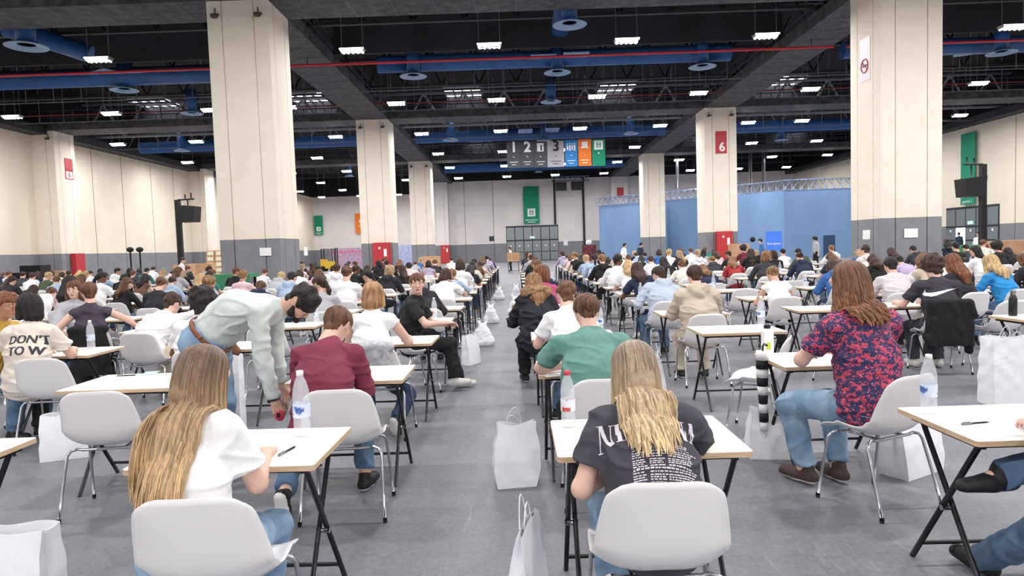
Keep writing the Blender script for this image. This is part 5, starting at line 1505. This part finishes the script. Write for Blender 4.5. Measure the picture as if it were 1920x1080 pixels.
# print on its back
back = -JB['fw']; upv = JB['d2']; latB = JB['lat']
org = JB['N'] - upv * .155 + back * .30
T = []; x = 0; Ls = []
for ch in 'NIRVANA':
    t_, w = serif_letter(ch, x); Ls += t_; x += w + .06
sc = .102; wd = .40 / x
T = [tuple(((px - x / 2) * wd, (py - .5) * sc + .030 * (1 - ((px - x / 2) / (x / 2)) ** 2) * 0) for px, py in t) for t in Ls]
raster_print(T, .0022, tB, org, latB, upv, -back, mat('print_white', 'e6e2ea', .7), 'band_name_print', shB)
T = []; rr = np.random.RandomState(4)
for cx, w0, w1 in ((-.075, .035, .045), (-.01, .045, .06), (.075, .075, .095)):
    yy = -.085
    for k in range(24):
        wd_ = rr.uniform(w0, w1) * (1.25 if k % 7 == 3 else 1); hgt = .0035; xx = cx - w0 / 2
        e = xx + wd_
        while xx < e:
            l = rr.uniform(.006, .016); T += quad((xx, yy), (xx + l, yy), (xx + l, yy - hgt), (xx, yy - hgt)); xx += l + .003
        yy -= .0082
raster_print(T, .0019, tB, org, latB, upv, -back, mat('print_white', 'e6e2ea'), 'tour_list_print', shB)
# C: burgundy sweater
BURG = cloth('burgundy_knit', '86384c', '783043', vscale=5, bump=.5)
C_, JC, shC, hC = figure(-1.24, 4.22, -2, dict(lean=26, hp=42, hy=-16, sh=.18, wl=(-.12, .42, .785), wr=(.10, .44, .785), el=(-.5, -.2, -1.4), er=(.5, -.2, -1.4), fl=(-.22, -.16, .13), fr=(.16, .30, .08), toe={'l': (0, .25, -.95)}), 'short', 'brown', 'long', BURG, JE['blue jeans'], 0, 0,
       'short brown-haired person in a burgundy sweater and jeans, left of the aisle', h=.009, fat=1.02, upto=.80)
mb = MB(); mb.tube([JC['N'] + JC['lat'] * .062 * math.cos(a) + JC['fw'] * .060 * math.sin(a) + JC['d2'] * .012 for a in np.linspace(0, 2 * PI, 25)], .011, 6); mb.obj('collar', CLO['white'], C_)
# D: bending man
SHG = cloth('pale_sage_shirt', 'd3d9d6', 'c8cfcc', vscale=4, bump=.6)
Jd = dict(waist=True, hip=(0, 0, 1.0), lean=68, curve=.75, hp=62, hy=-20, sh=.20, wl=(-.30, .40, .62), wr=(.22, .50, .60), el=(-.6, -1, .1), er=(.7, -.9, .1), fl=(-.14, .02, .08), fr=(.14, -.10, .08), kl=(0, 1, 0), kr=(0, 1, 0), toe={'l': (-.1, 1, 0), 'r': (.1, 1, 0)}, tors=.54, palm={'l': (-1, 0, 0), 'r': (1, .3, 0)}, hand='relax', handr='grip', arm=(.30, .265))
D_, JD, shD, hD = figure(-2.16, 4.66, -86, Jd, 'curly_short', 'black', 'long', SHG, PALED, 0, 1,
       'bearded curly-haired person in a pale shirt and jeans bending over, between tables', h=.009, fat=1.08, topname='shirt', s=1.03, hem=-.13)
mb = MB()
for sx, e0 in ((1, 0),):
    d1 = (JD['C'] - JD['P']) / np.linalg.norm(JD['C'] - JD['P']); n1 = np.cross(d1, JD['latp']); n1 /= np.linalg.norm(n1)
    mb.tube([JD['P'] + d1 * .06 + JD['latp'] * .203 * math.cos(a) + n1 * .156 * math.sin(a) for a in np.linspace(0, 2 * PI, 41)], .017, 6, 0, .4)
mb.obj('belt', mat('belt_brown', '8a4f34', .5), D_)
v, f = field_mesh([cone(JD['Hd'] + JD['Rh'] @ V(-.05, .035, -.07), JD['Hd'] + JD['Rh'] @ V(0, .075, -.092), .022, .02), cone(JD['Hd'] + JD['Rh'] @ V(.05, .035, -.07), JD['Hd'] + JD['Rh'] @ V(0, .075, -.092), .022, .02), cone(JD['Hd'] + JD['Rh'] @ V(-.07, .01, -.02), JD['Hd'] + JD['Rh'] @ V(-.055, .03, -.07), .012, .02), cone(JD['Hd'] + JD['Rh'] @ V(.07, .01, -.02), JD['Hd'] + JD['Rh'] @ V(.055, .03, -.07), .012, .02)], .005)
link('beard', mesh('beard', v, f, HAIRM['black'][1], None, True), D_)
for n, nm, m_ in (('r', 'wristwatch', BLACKM), ('r', 'bracelet', mat('leather', '7a4630', .5))):
    w, e = JD['W' + n], JD['E' + n]; u = (w - e) / np.linalg.norm(w - e); a_ = np.cross(u, V(0, 0, 1) if abs(u[2]) < .9 else V(1, 0, 0)); a_ /= np.linalg.norm(a_); b_ = np.cross(u, a_)
    o_ = w - u * (.0 if nm == 'wristwatch' else .03); mb = MB(); mb.tube([o_ + a_ * .032 * math.cos(a) + b_ * .032 * math.sin(a) for a in np.linspace(0, 2 * PI, 25)], .007, 6)
    if nm == 'wristwatch': mb.tube([o_ + a_ * .034, o_ + a_ * .044], .017, 14)
    mb.obj(nm, m_, D_)
mb = MB(); mb.box((-.06, -.05, 0), (.06, .05, .045)); mb.box((-.055, -.045, .045), (.055, .045, .06))
# E: green T-shirt
GRT = cloth('sea_green', '6d9b91', '659388', vscale=5)
E_, JE_, shE, hE = figure(.46, 4.28, 0, dict(lean=24, hp=30, hy=4, sh=.205, wl=(-.10, .40, .785), wr=(.18, .42, .785), el=(-1, .15, -.45), er=(1, -.1, -.6)), 'bun', 'brown', 'tee', GRT, JE['black trousers'], 0, 0,
       'person with tied-up brown hair in a sea-green T-shirt, right of the aisle', h=.009, fat=1.06)
# F..H: the row beyond
figure(.46, 5.98, 4, dict(lean=26, hp=30, hr=6), 'curly_short', 'brown', 'tee', CLO['white'], JE['blue jeans'], 1, 0, 'brown curly-haired person in white directly beyond the sea-green T-shirt', h=.011)
PUFF = cloth('puffer_black', '1f2129', '292c36', vscale=4, bump=.8)
t, J, s_, h_ = figure(.22, 7.75, 6, dict(lean=20, hp=30, hy=10), 'long', 'light brown', 'hoodie', PUFF, JE['black trousers'], 1, 0, 'person in a black puffer jacket with light fur hood edge, right of the aisle', h=.011, fat=1.15, amp=.012)
v, f = field_mesh([cone(J['N'] - J['fw'] * .10 + J['lat'] * .13 * math.cos(a) + V(0, 0, .02 + .03 * math.sin(a)), J['N'] - J['fw'] * .10 + J['lat'] * .13 * math.cos(a + .5) + V(0, 0, .02 + .03 * math.sin(a + .5)), .035, .035) for a in np.arange(0, 6.3, .5)], .01, post=folds(J, .012, 2))
link('fur_trim', mesh('fur', v, f, mat('fur_tan', 'b08d6a', .8, var='7a5c44', vscale=30), None, True), t)
figure(.42, 9.55, 34, dict(lean=12, hp=8, hy=42, twist=10, wl=(-.3, .3, .785), wr=(.1, .4, .785)), 'bob', 'auburn', 'long', cloth('raspberry', 'b84a78'), JE['dark jeans'], 1, 0, 'auburn-haired person in a raspberry pink sweater looking left, right of the aisle', h=.011)
# I: white tank top
I_, JI, shI, hI = figure(-1.30, 6.0, 2, dict(lean=12, hp=20, sh=.17, wl=(-.14, .40, .785), wr=(.26, .40, .785), er=(1, -.2, -1.4), handr='grip', fr=(.20, -.12, .12), fl=(-.12, .3, .08), toe={'r': (.1, .3, -.95)}), 'bob', mat('hair_bob_fair', '7a5236', .5, var='c09468', vscale=22, vstretch=(1, 1, .15), bump=.4, bscale=80, bstretch=(1, 1, .1)), 'tank', CLO['white'], JE['dark jeans'], 1, 0,
       'light brown bobbed person in a sleeveless white top, left of the aisle', h=.009)
def drape(t, name, m_, w, z0, z1, sleeves=True, seed=1, thick=.02):
    pr = [cone((-w * .5, -.255, z1), (w * .5, -.255, z1), thick + .012, thick + .012, k=.02), cone((0, -.275, z1), (0, -.265, z0), .03, .035, u=V(1, 0, 0), s=w / .06, cut=(V(0, 0, z0), V(0, 0, -1)))]
    if sleeves: pr += [cone((w * .5, -.25, z1 - .03), (w * .55, -.21, z0 - .06), .045, .04, k=.02), cone((-w * .5, -.25, z1 - .03), (-w * .52, -.2, z0 - .10), .045, .04, k=.02)]
    r = np.random.RandomState(seed); ks = r.randn(7, 3) * V(28, 10, 9); ph = r.rand(7) * 6
    def post(P, Fd): return Fd - .009 * np.abs(sum(np.sin(P @ ks[i] + ph[i]) for i in range(7)) / 3)
    v, f = field_mesh(pr, .009, k=.03, post=post)
    return tag(link(name, mesh(name, v, f, m_, None, True), None, (t.location.x, t.location.y, 0), t.rotation_euler.z), None, None)
chs = {o['label']: o for o in COL.objects if o.name.startswith('shell_chair') and 'label' in o}
tag(drape(chs['white shell chair with a grey knitted cardigan over its back'], 'cardigan', cloth('grey_knit', 'cfcfd4', 'a9a9b0', vscale=24), .30, .52, .815, False), 'pale grey knitted cardigan hung over a chair back, left of the aisle', 'cardigan')
tag(drape(chs['white shell chair with a black jacket over its back'], 'jacket', CLO['black'], .40, .34, .83, True), 'black jacket hung over the chair of the curly-haired student in sportswear', 'jacket')
# J: turned woman in black
figure(-1.20, 7.70, -76, dict(lean=10, hp=2, hy=-70, twist=-22, wl=(.02, .36, .77), wr=(.22, .34, .785), el=(-1, 0, -1), er=(1, -.4, -.8), fr=(.18, .42, .14), fl=(-.02, .52, .08), hip=(0, -.04, .55), handr='relax'), 'bun', 'brown', 'tee', CLO['black'], JE['black trousers'], 1, 0,
       'person in a black T-shirt turning round to face the camera, left of the aisle', h=.009, shoes=SHW, hh=.004)
# K: slogan T-shirt
CRM = cloth('cream_tee', 'e8ddd2', 'ded2c6', vscale=4)
K_, JK, shK, hK = figure(-4.30, 5.92, 6, dict(lean=14, hp=8, hy=48, twist=4, wl=(-.16, .38, .785), wr=(.14, .42, .785)), 'bob', 'black', 'tee', CRM, JE['black trousers'], 1, 0,
       'black-haired person in glasses and a cream slogan T-shirt at the left edge', h=.009, fat=1.05)
bk, upv, lt = -JK['fw'], JK['d2'], JK['lat']; tK = bvh_of(shK)
for s_txt, dz, size in (("DON'T", -.14, .095), ('TO W', -.245, .095)):
    vs_, ts_ = text_tris(s_txt, size); vs_ = vs_ * V(1.0, 1.15)
    T = [tuple(tuple(vs_[i]) for i in t) for t in ts_]; T += [tuple((vs_[i][0] + .004, vs_[i][1]) for i in t) for t in ts_]; T += [tuple((vs_[i][0] + .008, vs_[i][1]) for i in t) for t in ts_]
    raster_print(T, .003, tK, JK['N'] + upv * dz + lt * .03 + bk * .3, lt, upv, -bk, mat('print_dark', '3a3a40', .7), 'slogan_print', shK)
R, H = JK['Rh'], JK['Hd']; mb = MB()
for sx in (-1, 1):
    mb.tube([H + R @ V(sx * .032 + .023 * math.cos(a), .098, .012 + .02 * math.sin(a)) for a in np.linspace(0, 2 * PI, 17)], .0018, 5); mb.tube([H + R @ V(sx * .055, .096, .015), H + R @ V(sx * .080, .0, .018)], .0016, 5)
mb.tube([H + R @ V(-.009, .1, .014), H + R @ V(.009, .1, .014)], .0016, 5); mb.obj('glasses', mat('glasses_rim', '9a7a50', .3, .6), K_)
# L: partial at left edge
figure(-4.85, 6.25, -100, dict(lean=14, hp=10, hy=8, wl=(-.1, .36, .8), wr=(.1, .3, .95), er=(.8, .5, -1)), 'curly_short', 'auburn', 'tee', CLO['mustard'], JE['blue jeans'], 1, 2, 'auburn-haired person in a mustard top facing the slogan T-shirt, at left edge', h=.011)
seat(-4.85, 6.25, -100, 'white shell chair of the auburn-haired student at the left edge, hidden')
# M, N
figure(-5.85, 9.0, -150, dict(lean=8, hp=6, hy=-12, twist=-6, wl=(-.1, .34, .72), wr=(.14, .32, .72)), 'long', 'brown', 'hoodie', CLO['light grey'], JE['blue jeans'], 1, 0, 'brown-haired person in a light grey hoodie facing the camera on the left', h=.010)
seat(-5.85, 9.0, -150, 'white shell chair of the grey-hooded student who faces the camera')
figure(-5.08, 8.05, 24, dict(lean=6, hp=10, hy=18, wl=(-.15, .02, .70), wr=(.42, .34, .785), el=(-1, -.3, .1), er=(1, -.3, -.3)), 'short', 'brown', 'tank', cloth('dusky_purple', '4c4252', '443a4a', vscale=5), JE['black trousers'], 1, 0, 'person in a dusky purple sleeveless top with hand on hip, seen from behind', h=.009)
tag(drape(seat(-5.08, 8.05, 24, 'white shell chair under a black garment, behind the purple top'), 'jacket', CLO['black'], .34, .28, .82, False, 5), 'long black garment hanging over the chair of the purple-topped student', 'jacket')
# O, P
figure(-4.22, 7.72, -14, dict(lean=42, curve=.7, hp=26, sh=.20, wl=(-.16, .44, .785), wr=(.44, .40, .785), er=(1, .2, .1)), 'curly_short', 'dark brown', 'long', CLO['white'], JE['beige trousers'], 0, 0, 'curly dark-haired person in a white shirt leaning across the table, left side', h=.010, fat=1.1)
figure(-2.86, 6.0, 6, dict(lean=20, hp=22), 'afro', 'black', 'tee', CLO['white'], JE['blue jeans'], 0, 3, 'person with a rounded black afro partly behind the bending person', h=.011)
# Q: floral blouse
def floral():
    m = bpy.data.materials.new('floral_cloth'); m.use_nodes = True; nt = m.node_tree; N = nt.nodes; b = N['Principled BSDF']; b.inputs['Roughness'].default_value = .85
    tc = N.new('ShaderNodeTexCoord')
    def layer(sc, th, wob):
        mp = N.new('ShaderNodeMapping'); mp.inputs['Scale'].default_value = (1, 1, 1.5); mp.inputs['Location'].default_value = (wob, wob * 2, 0)
        nz = N.new('ShaderNodeTexNoise'); nz.inputs['Scale'].default_value = 60; nt.links.new(tc.outputs['Object'], nz.inputs['Vector'])
        mx = N.new('ShaderNodeMix'); mx.data_type = 'RGBA'; mx.inputs[0].default_value = .03; nt.links.new(tc.outputs['Object'], mx.inputs[6]); nt.links.new(nz.outputs['Color'], mx.inputs[7])
        nt.links.new(mx.outputs[2], mp.inputs['Vector'])
        vo = N.new('ShaderNodeTexNoise'); vo.inputs['Scale'].default_value = sc; vo.inputs['Detail'].default_value = 1.5; vo.inputs['Roughness'].default_value = .8; nt.links.new(mp.outputs['Vector'], vo.inputs['Vector'])
        r = N.new('ShaderNodeValToRGB'); r.color_ramp.interpolation = 'CONSTANT'; r.color_ramp.elements[0].color = (0, 0, 0, 1); r.color_ramp.elements[1].color = (1, 1, 1, 1); r.color_ramp.elements[1].position = th
        nt.links.new(vo.outputs['Fac'], r.inputs['Fac']); return r.outputs['Color']
    def mix(f, a, c):
        x = N.new('ShaderNodeMix'); x.data_type = 'RGBA'; nt.links.new(f, x.inputs[0])
        if isinstance(a, str): x.inputs[6].default_value = srgb(a) + (1,)
        else: nt.links.new(a, x.inputs[6])
        x.inputs[7].default_value = srgb(c) + (1,); return x.outputs[2]
    c = mix(layer(27, .545, 0), '34345e', 'c8405c'); c = mix(layer(38, .60, .3), c, 'dd5668'); c = mix(layer(60, .62, .5), c, '2e2e58'); c = mix(layer(110, .68, .7), c, 'c9cbe4')
    nt.links.new(c, b.inputs['Base Color']); return m
FLO = floral()
HQ = ombre3('hair_near_auburn_brown', '6b4836', '94674a', 1.0, 1.35)
Q_, JQ, shQ, hQ = figure(2.08, 4.12, 16, dict(lean=9, hp=14, hy=16, hr=-4, sh=.195, wl=(-.10, .36, .785), wr=(.14, .40, .785), el=(-1, .05, -.9), er=(1, -.1, -1), fl=(-.14, .30, .08), fr=(.06, .26, .08), kl=(-.35, 1, .5)), 'bob', HQ, 'tee', FLO, PALED, 1, 0,
       'person with long curly brown hair in a red and navy floral blouse', h=.008, s=1.07, fat=1.12, amp=.007, topname='blouse', shoes=[SHO[0], mat('sneaker_brown', '4a3a36', .7)], upto=.86, hem=-.05)
strands(JQ, Q_, HQ, 520, .33, 2.0, 12, wav=.020, drift=.012, body_tree=bvh_of(shQ))
# R: sports T-shirt
SPT = cloth('sports_black', '36323c', '3d3944', vscale=5)
R_, JR, shR, hR = figure(4.88, 7.92, -4, dict(lean=14, hp=24, sh=.205, wl=(-.28, .40, .785), wr=(.12, .42, .785)), 'afro', 'dark brown', 'tee', SPT, JE['grey trousers'], 0, 0,
       'curly-haired person in a charcoal sports T-shirt with a white swoosh', h=.010, fat=1.05, shoes=SHW)
sw = [(-.155, .052), (-.165, .00), (-.15, -.035), (-.115, -.045), (-.06, -.030), (.16, .050), (-.05, .004), (-.10, -.004), (-.13, .008), (-.14, .025)]
ctr = (-.12, -.02); outer = [(-.150, .045), (-.168, .005), (-.160, -.030), (-.130, -.048), (-.09, -.046), (-.04, -.030), (.04, .0), (.165, .050)]
inner = [(-.150, .045), (-.150, .020), (-.138, .003), (-.118, -.004), (-.09, -.006), (-.04, .002), (.04, .020), (.165, .050)]
T = []
for i in range(7): T += quad(outer[i], outer[i + 1], inner[i + 1], inner[i])
raster_print([tuple((a * 1.12, b * 1.1) for a, b in t) for t in T], .003, bvh_of(shR), JR['N'] - JR['d2'] * .15 - JR['fw'] * .3, JR['lat'], JR['d2'], JR['fw'], INK, 'swoosh_print', shR)
# S..W
figure(6.05, 9.3, 8, dict(lean=18, hp=20), 'long', 'auburn', 'long', CLO['charcoal'], JE['black trousers'], 1, 0, 'straight auburn-haired person in dark stripes just right of the swoosh T-shirt', h=.011)
figure(6.85, 9.6, 10, dict(lean=26, hp=24, hy=-10), 'long', 'golden', 'long', cloth('bright_blue', '2f8fd0'), JE['blue jeans'], 1, 0, 'golden-haired person in a bright blue sweater near the right edge', h=.011)
figure(5.32, 9.55, -6, dict(lean=24, hp=24, sh=.2), 'short', 'black', 'long', CLO['pale pink'] if False else cloth('pale_stripe', 'd9d2d6', 'cdc5cb', vscale=3), JE['black trousers'], 0, 1, 'short black-haired person in a pale long shirt beyond the floral blouse', h=.011, fat=1.12)
seat(6.05, 9.3, 8, 'white shell chair of the auburn-haired student in dark stripes'); 
seat(6.85, 9.6, 10, 'white shell chair of the student in the bright blue sweater')
figure(2.0, 9.5, 6, dict(lean=26, side=10, hp=24, hy=26, sh=.2, wl=(-.2, .36, .785), wr=(.34, .40, .785)), 'short', 'dark brown', 'hoodie', cloth('pale_blue_hoodie', 'b9c4d6'), JE['blue jeans'], 0, 0, 'dark-haired person in a pale blue hoodie leaning right', h=.011, fat=1.1)
figure(2.03, 7.68, 0, dict(lean=12, hp=24, sh=.19), 'short', 'dark brown', 'hoodie', cloth('sand_hoodie', 'cdbfae', 'bdae9c', vscale=3), JE['beige trousers'], 0, 0, 'short dark-haired person in a beige hoodie seen from behind', h=.010, fat=1.1, shoes=[SHO[0], SHO[1]])
# X: legs at lower right
X_, JX, _, _ = figure(2.28, 2.46, 4, dict(boot=True, lean=4, hp=14, wl=(-.1, .38, .785), wr=(.14, .40, .785), fl=(-.10, .66, .085), fr=(-.20, .44, .565), kl=(.0, 1, .9), kr=(1, .6, .5), toe={'l': (-.1, 1, 0), 'r': (-1, .12, -.12)}), 'short', 'dark brown', 'long', CLO['dark grey'], DENIM, 0, 0,
       'person in blue jeans and black boots at lower right, one ankle on knee', h=.009, shoes=[BLACKM, SHO[1]], upto=1.0)
seat(2.26, 2.46, 4, 'white shell chair at the lower right corner, almost out of frame')
# standing people
def stander(x, y, rz, hair, hc, top, tm, bot, label, wl=(-.25, .05, .85), wr=(.25, .05, .85), hy=0, s=1.0):
    return figure(x, y, rz, dict(hip=(0, 0, .94), lean=4, hp=10, hy=hy, wl=wl, wr=wr, fl=(-.1, .0, .08), fr=(.1, .02, .08), kl=(0, 1, 0), kr=(0, 1, 0), el=(-.6, -1, 0), er=(.6, -1, 0), toe={'l': (-.1, 1, 0), 'r': (.1, 1, 0)}), hair, hc, top, tm, bot, 0, 0, label, h=.016, hh=.009, hair_h=.010, s=s)
for (px, Y, rz, hc, tm, l, hr_) in ((1169, 34, -70, 'black', CLO['white'], 'standing person in a white shirt before the left end of the booth', 'short'), (1429, 33, 60, 'black', CLO['blue'], 'standing person in a blue top beside the blue screen', 'short'),
        (1531, 34, 100, 'black', CLO['light grey'], 'standing dark-haired person in front of the right half of the booth', 'afro'), (1200, 36, -60, 'black', CLO['navy blue'], 'standing person in navy beside the column before the booth', 'short'),
        (1799, 44, 0, 'black', CLO['navy blue'], 'standing person in navy in the bright open doorway at right', 'short'), (1836, 30, 120, 'dark brown', CLO['white'], 'standing person in white beside the right loudspeaker mast', 'short'), (958, 46, 90, 'black', CLO['white'], 'standing person at the far end of the aisle', 'short'),
        (338, 26, -80, 'dark brown', CLO['white'], 'standing person in a white shirt at the left behind the crowd', 'short')):
    stander(at(px, 480, Y=Y)[0], Y, rz, hr_, hc, 'long', tm, JE['black trousers'], l, s=.94)

# ---------------------------------------------------------------- things on the foreground tables and floor
bottle(*at(568, 817, TH)[:2], 'clear water bottle with white cap on the table of the blond student', 'white', 'blue', s=1.16)
bottle(*at(1066, 800, TH)[:2], 'clear water bottle with red cap on the table before the band T-shirt', 'red', 'red')
bottle(*at(1741, 775, TH)[:2], 'clear water bottle on the table in the lower right corner', 'white', 'blue', s=1.06)
bottle(-4.22, 6.66, 'clear water bottle on the table before the slogan T-shirt', 'white', 'blue', s=1.05)
bottle(2.42, 6.80, 'clear water bottle on the empty table behind the striped umbrella', 'white', 'blue', s=1.1)
bottle(-1.05, 8.5, 'clear water bottle beside the person turning round', 'white', 'red')
def pen_at(px, py, rz, l): p = at(px, py, TH); pen(p[0], p[1], TH, rz, l)
pen_at(541, 846, 1.35, 'black pen on the table of the blond student'); pen_at(1832, 795, .15, 'black pen on the table in the lower right corner'); pen_at(240, 705, .1, 'pen lying on the empty table on the left')
def sh_at(px, py, rz, l, z=TH + .0006, **k): p = at(px, py, TH); sheet(p[0], p[1], z, rz, l, **k)
sh_at(470, 850, .1, 'white exam sheets on the table of the blond student'); sh_at(1880, 800, -.1, 'white exam sheet on the table in the lower right corner'); sh_at(1110, 830, .05, 'white exam sheet before the band T-shirt'); sh_at(300, 712, .3, 'white sheet on the empty left table')
sh_at(1042, 698, .2, 'white exam sheet under the arm of the green T-shirt'); sh_at(700, 702, .0, 'white exam sheet beside the burgundy sweater'); sh_at(1480, 675, 0, 'white exam sheet beside the floral blouse')
p = at(282, 700, TH); sheet(p[0], p[1], TH + .002, .2, 'small mint green leaflet on the empty left table', .10, .15, mat('mint_paper', 'bfe6da', .6))
# white drink carton with black cap, thermos
p = at(1439, 664, TH); p[0] -= 0
def carton_bottle(x, y, z, label):
    t = thing('drink_carton', label, 'carton', (x, y, z)); b = MB(); b.prism([(-.035, -.035), (.035, -.035), (.035, .035), (-.035, .035)], 0, .17); b.add([V(-.035, -.035, .17), V(.035, -.035, .17), V(.035, .035, .17), V(-.035, .035, .17), V(-.015, -.015, .20), V(.015, -.015, .20), V(.015, .015, .20), V(-.015, .015, .20)], [(0, 1, 5, 4), (1, 2, 6, 5), (2, 3, 7, 6), (3, 0, 4, 7), (4, 5, 6, 7)]); b.obj('carton_body', PAPER, t)
    b = MB(); b.lathe([(.024, .195), (.026, .22), (.020, .225)], n=18); b.obj('cap', BLACKM, t)
    b = MB(); b.box((-.02, -.038, .04), (.012, -.035, .09)); b.obj('printed_mark', mat('lime', 'c8d840', .6), t)
carton_bottle(p[0], p[1], TH, 'white drink carton with black cap on the table before the floral blouse')
p = at(1899, 592, TH); t = thing('thermos_flask', 'black thermos flask on the table at the right edge', 'flask', (min(p[0], 5.55), p[1] if p[1] < 7.05 else 7.0, TH)); b = MB(); b.lathe([(.036, 0), (.038, .01), (.038, .17), (.028, .20), (.022, .21)], n=24); b.obj('flask_body', BLACKM, t); b = MB(); b.lathe([(.024, .21), (.024, .26), (.020, .265)], n=20); b.obj('flask_lid', mat('lid_steel', '8a8a90', .3, .8), t)
# striped umbrella hanging from the table edge
p = V(1.79, 4.88, 0); ux_ = 1.79
t = thing('striped_umbrella', 'black and white striped folded umbrella hanging from the table edge', 'umbrella', (ux_ - .045, 4.88, .80)); b = MB(); n = 9; prof = []
z = 0.0
for k in range(n):
    z0, z1 = -k * .064, -(k + 1) * .064; r0, r1 = .047 - .0022 * k, .047 - .0022 * (k + 1)
    if k == n - 1: r1 = .022
    b.lathe([(r0, z0), (r1 + .004 * math.sin(k), z1)], (0, .012 * math.sin(k * .6), 0), 16, k % 2)
b.obj('canopy', [mat('stripe_white', 'efecec', .7), mat('stripe_black', '17171a', .7)], t); b = MB(); b.tube([(0, 0, -n * .064), (.004, 0, -n * .064 - .05)], [.015, .006], 8); b.obj('tip', mat('stripe_white', 'efecec'), t)
b = MB(); b.tube([(0, 0, 0), (0, 0, .03), (.02, .03, .045), (.05, .05, .03)], .008, 8); b.obj('handle', BLACKM, t)
# bags on the floor
def bag_px(px, py, rz, w, d, h, label, **k):
    p = at(px, py, 0); return paper_bag(p[0], p[1] + d / 2, D(rz), w, d, h, label, **k)
bag_px(967, 915, 8, .26, .16, .42, 'full white paper bag with wire-like handles in the aisle, right side', seed=2, flop=.65, bulge=.20)
paper_bag(.0, 2.66, D(75), .30, .13, .52, 'white paper bag nearest the camera beside the aisle table', seed=5, flop=.85, bulge=.05)
paper_bag(-2.18, 2.78, D(-6), .40, .20, .50, 'big white paper bag cut off at the lower left corner', seed=7, flop=.5, handles=False)
paper_bag(-1.42, 2.45, D(5), .12, .26, .40, 'white paper bag beside the nearest left chair', seed=9, flop=.5, handles=False)
paper_bag(-3.75, 5.5, D(20), .34, .16, .36, 'white paper bag on the floor beyond the slogan T-shirt chair', seed=3, flop=.6)
paper_bag(2.62, 4.55, D(30), .40, .20, .40, 'white paper bag on the floor right of the floral blouse', seed=12, flop=.5, bulge=.1)
paper_bag(1.82, 4.98, D(-8), .30, .18, .36, 'white paper bag under the table of the floral blouse', seed=14, flop=.6, bulge=.1)
paper_bag(4.55, 6.32, D(4), .46, .22, .62, 'tall white paper bag standing at the right edge', seed=15, flop=.3, bulge=.02)
paper_bag(4.86, 6.75, D(8), .40, .20, .50, 'second white paper bag just right of the tall one', seed=16, flop=.4)
paper_bag(5.1, 8.6, D(8), .34, .18, .36, 'white paper bag beneath the chair with the black jacket', seed=18, flop=.4)
paper_bag(1.42, 6.9, D(80), .30, .14, .48, 'slim white paper bag hanging at the table beside the beige hoodie', seed=19, flop=.8)
paper_bag(-2.42, 5.6, D(0), .20, .14, .78, 'tall white bag behind the head of the blond student', seed=22, flop=.3, handles=False)
for (px, py, w, h, l, sd) in ((906, 648, .34, .40, 'rounded white plastic bag on the aisle floor, left side', 2), (921, 606, .28, .42, 'white plastic bag farther up the left side of the aisle', 3), (966, 590, .30, .46, 'white plastic bag standing right of the aisle, middle distance', 5), (968, 560, .26, .45, 'white plastic bag farther along the right side of the aisle', 6), (936, 562, .3, .4, 'tiny distant white bag left of the aisle', 7)):
    p = at(px, py, 0); plastic_bag(p[0], p[1], 0, w, .2, h, l, sd)
p = at(884, 682, 0); paper_bag(p[0], p[1], D(60), .28, .14, .40, 'white paper bag on the aisle floor by the black trousers', seed=31, flop=.5)
# red pouch in the bending person's hand
w_ = JD['Wr']; M = D_.matrix_basis @ Vector(w_ + (w_ - JD['Er']) / np.linalg.norm(w_ - JD['Er']) * .11)
b = MB(); b.ball((0, 0, 0), (.035, .025, .04), 0, 14, 10); b.box((-.012, -.028, -.01), (.012, -.02, .02), 1)
tag(b.obj('red_pouch', [mat('pouch_red', 'e0485a', .5), BLACKM], None, M), 'small red pouch held in the hand of the bending person', 'pouch')
# ---------------------------------------------------------------- light and view
w = bpy.data.worlds.new('world'); S.world = w; w.use_nodes = True
bg = w.node_tree.nodes['Background']; bg.inputs[0].default_value = (.93, .96, 1, 1); bg.inputs[1].default_value = 1.0
S.view_settings.view_transform = 'Standard'; S.view_settings.look = 'None'; S.view_settings.gamma = 1
S.view_settings.use_curve_mapping = False; S.view_settings.exposure = 0.18
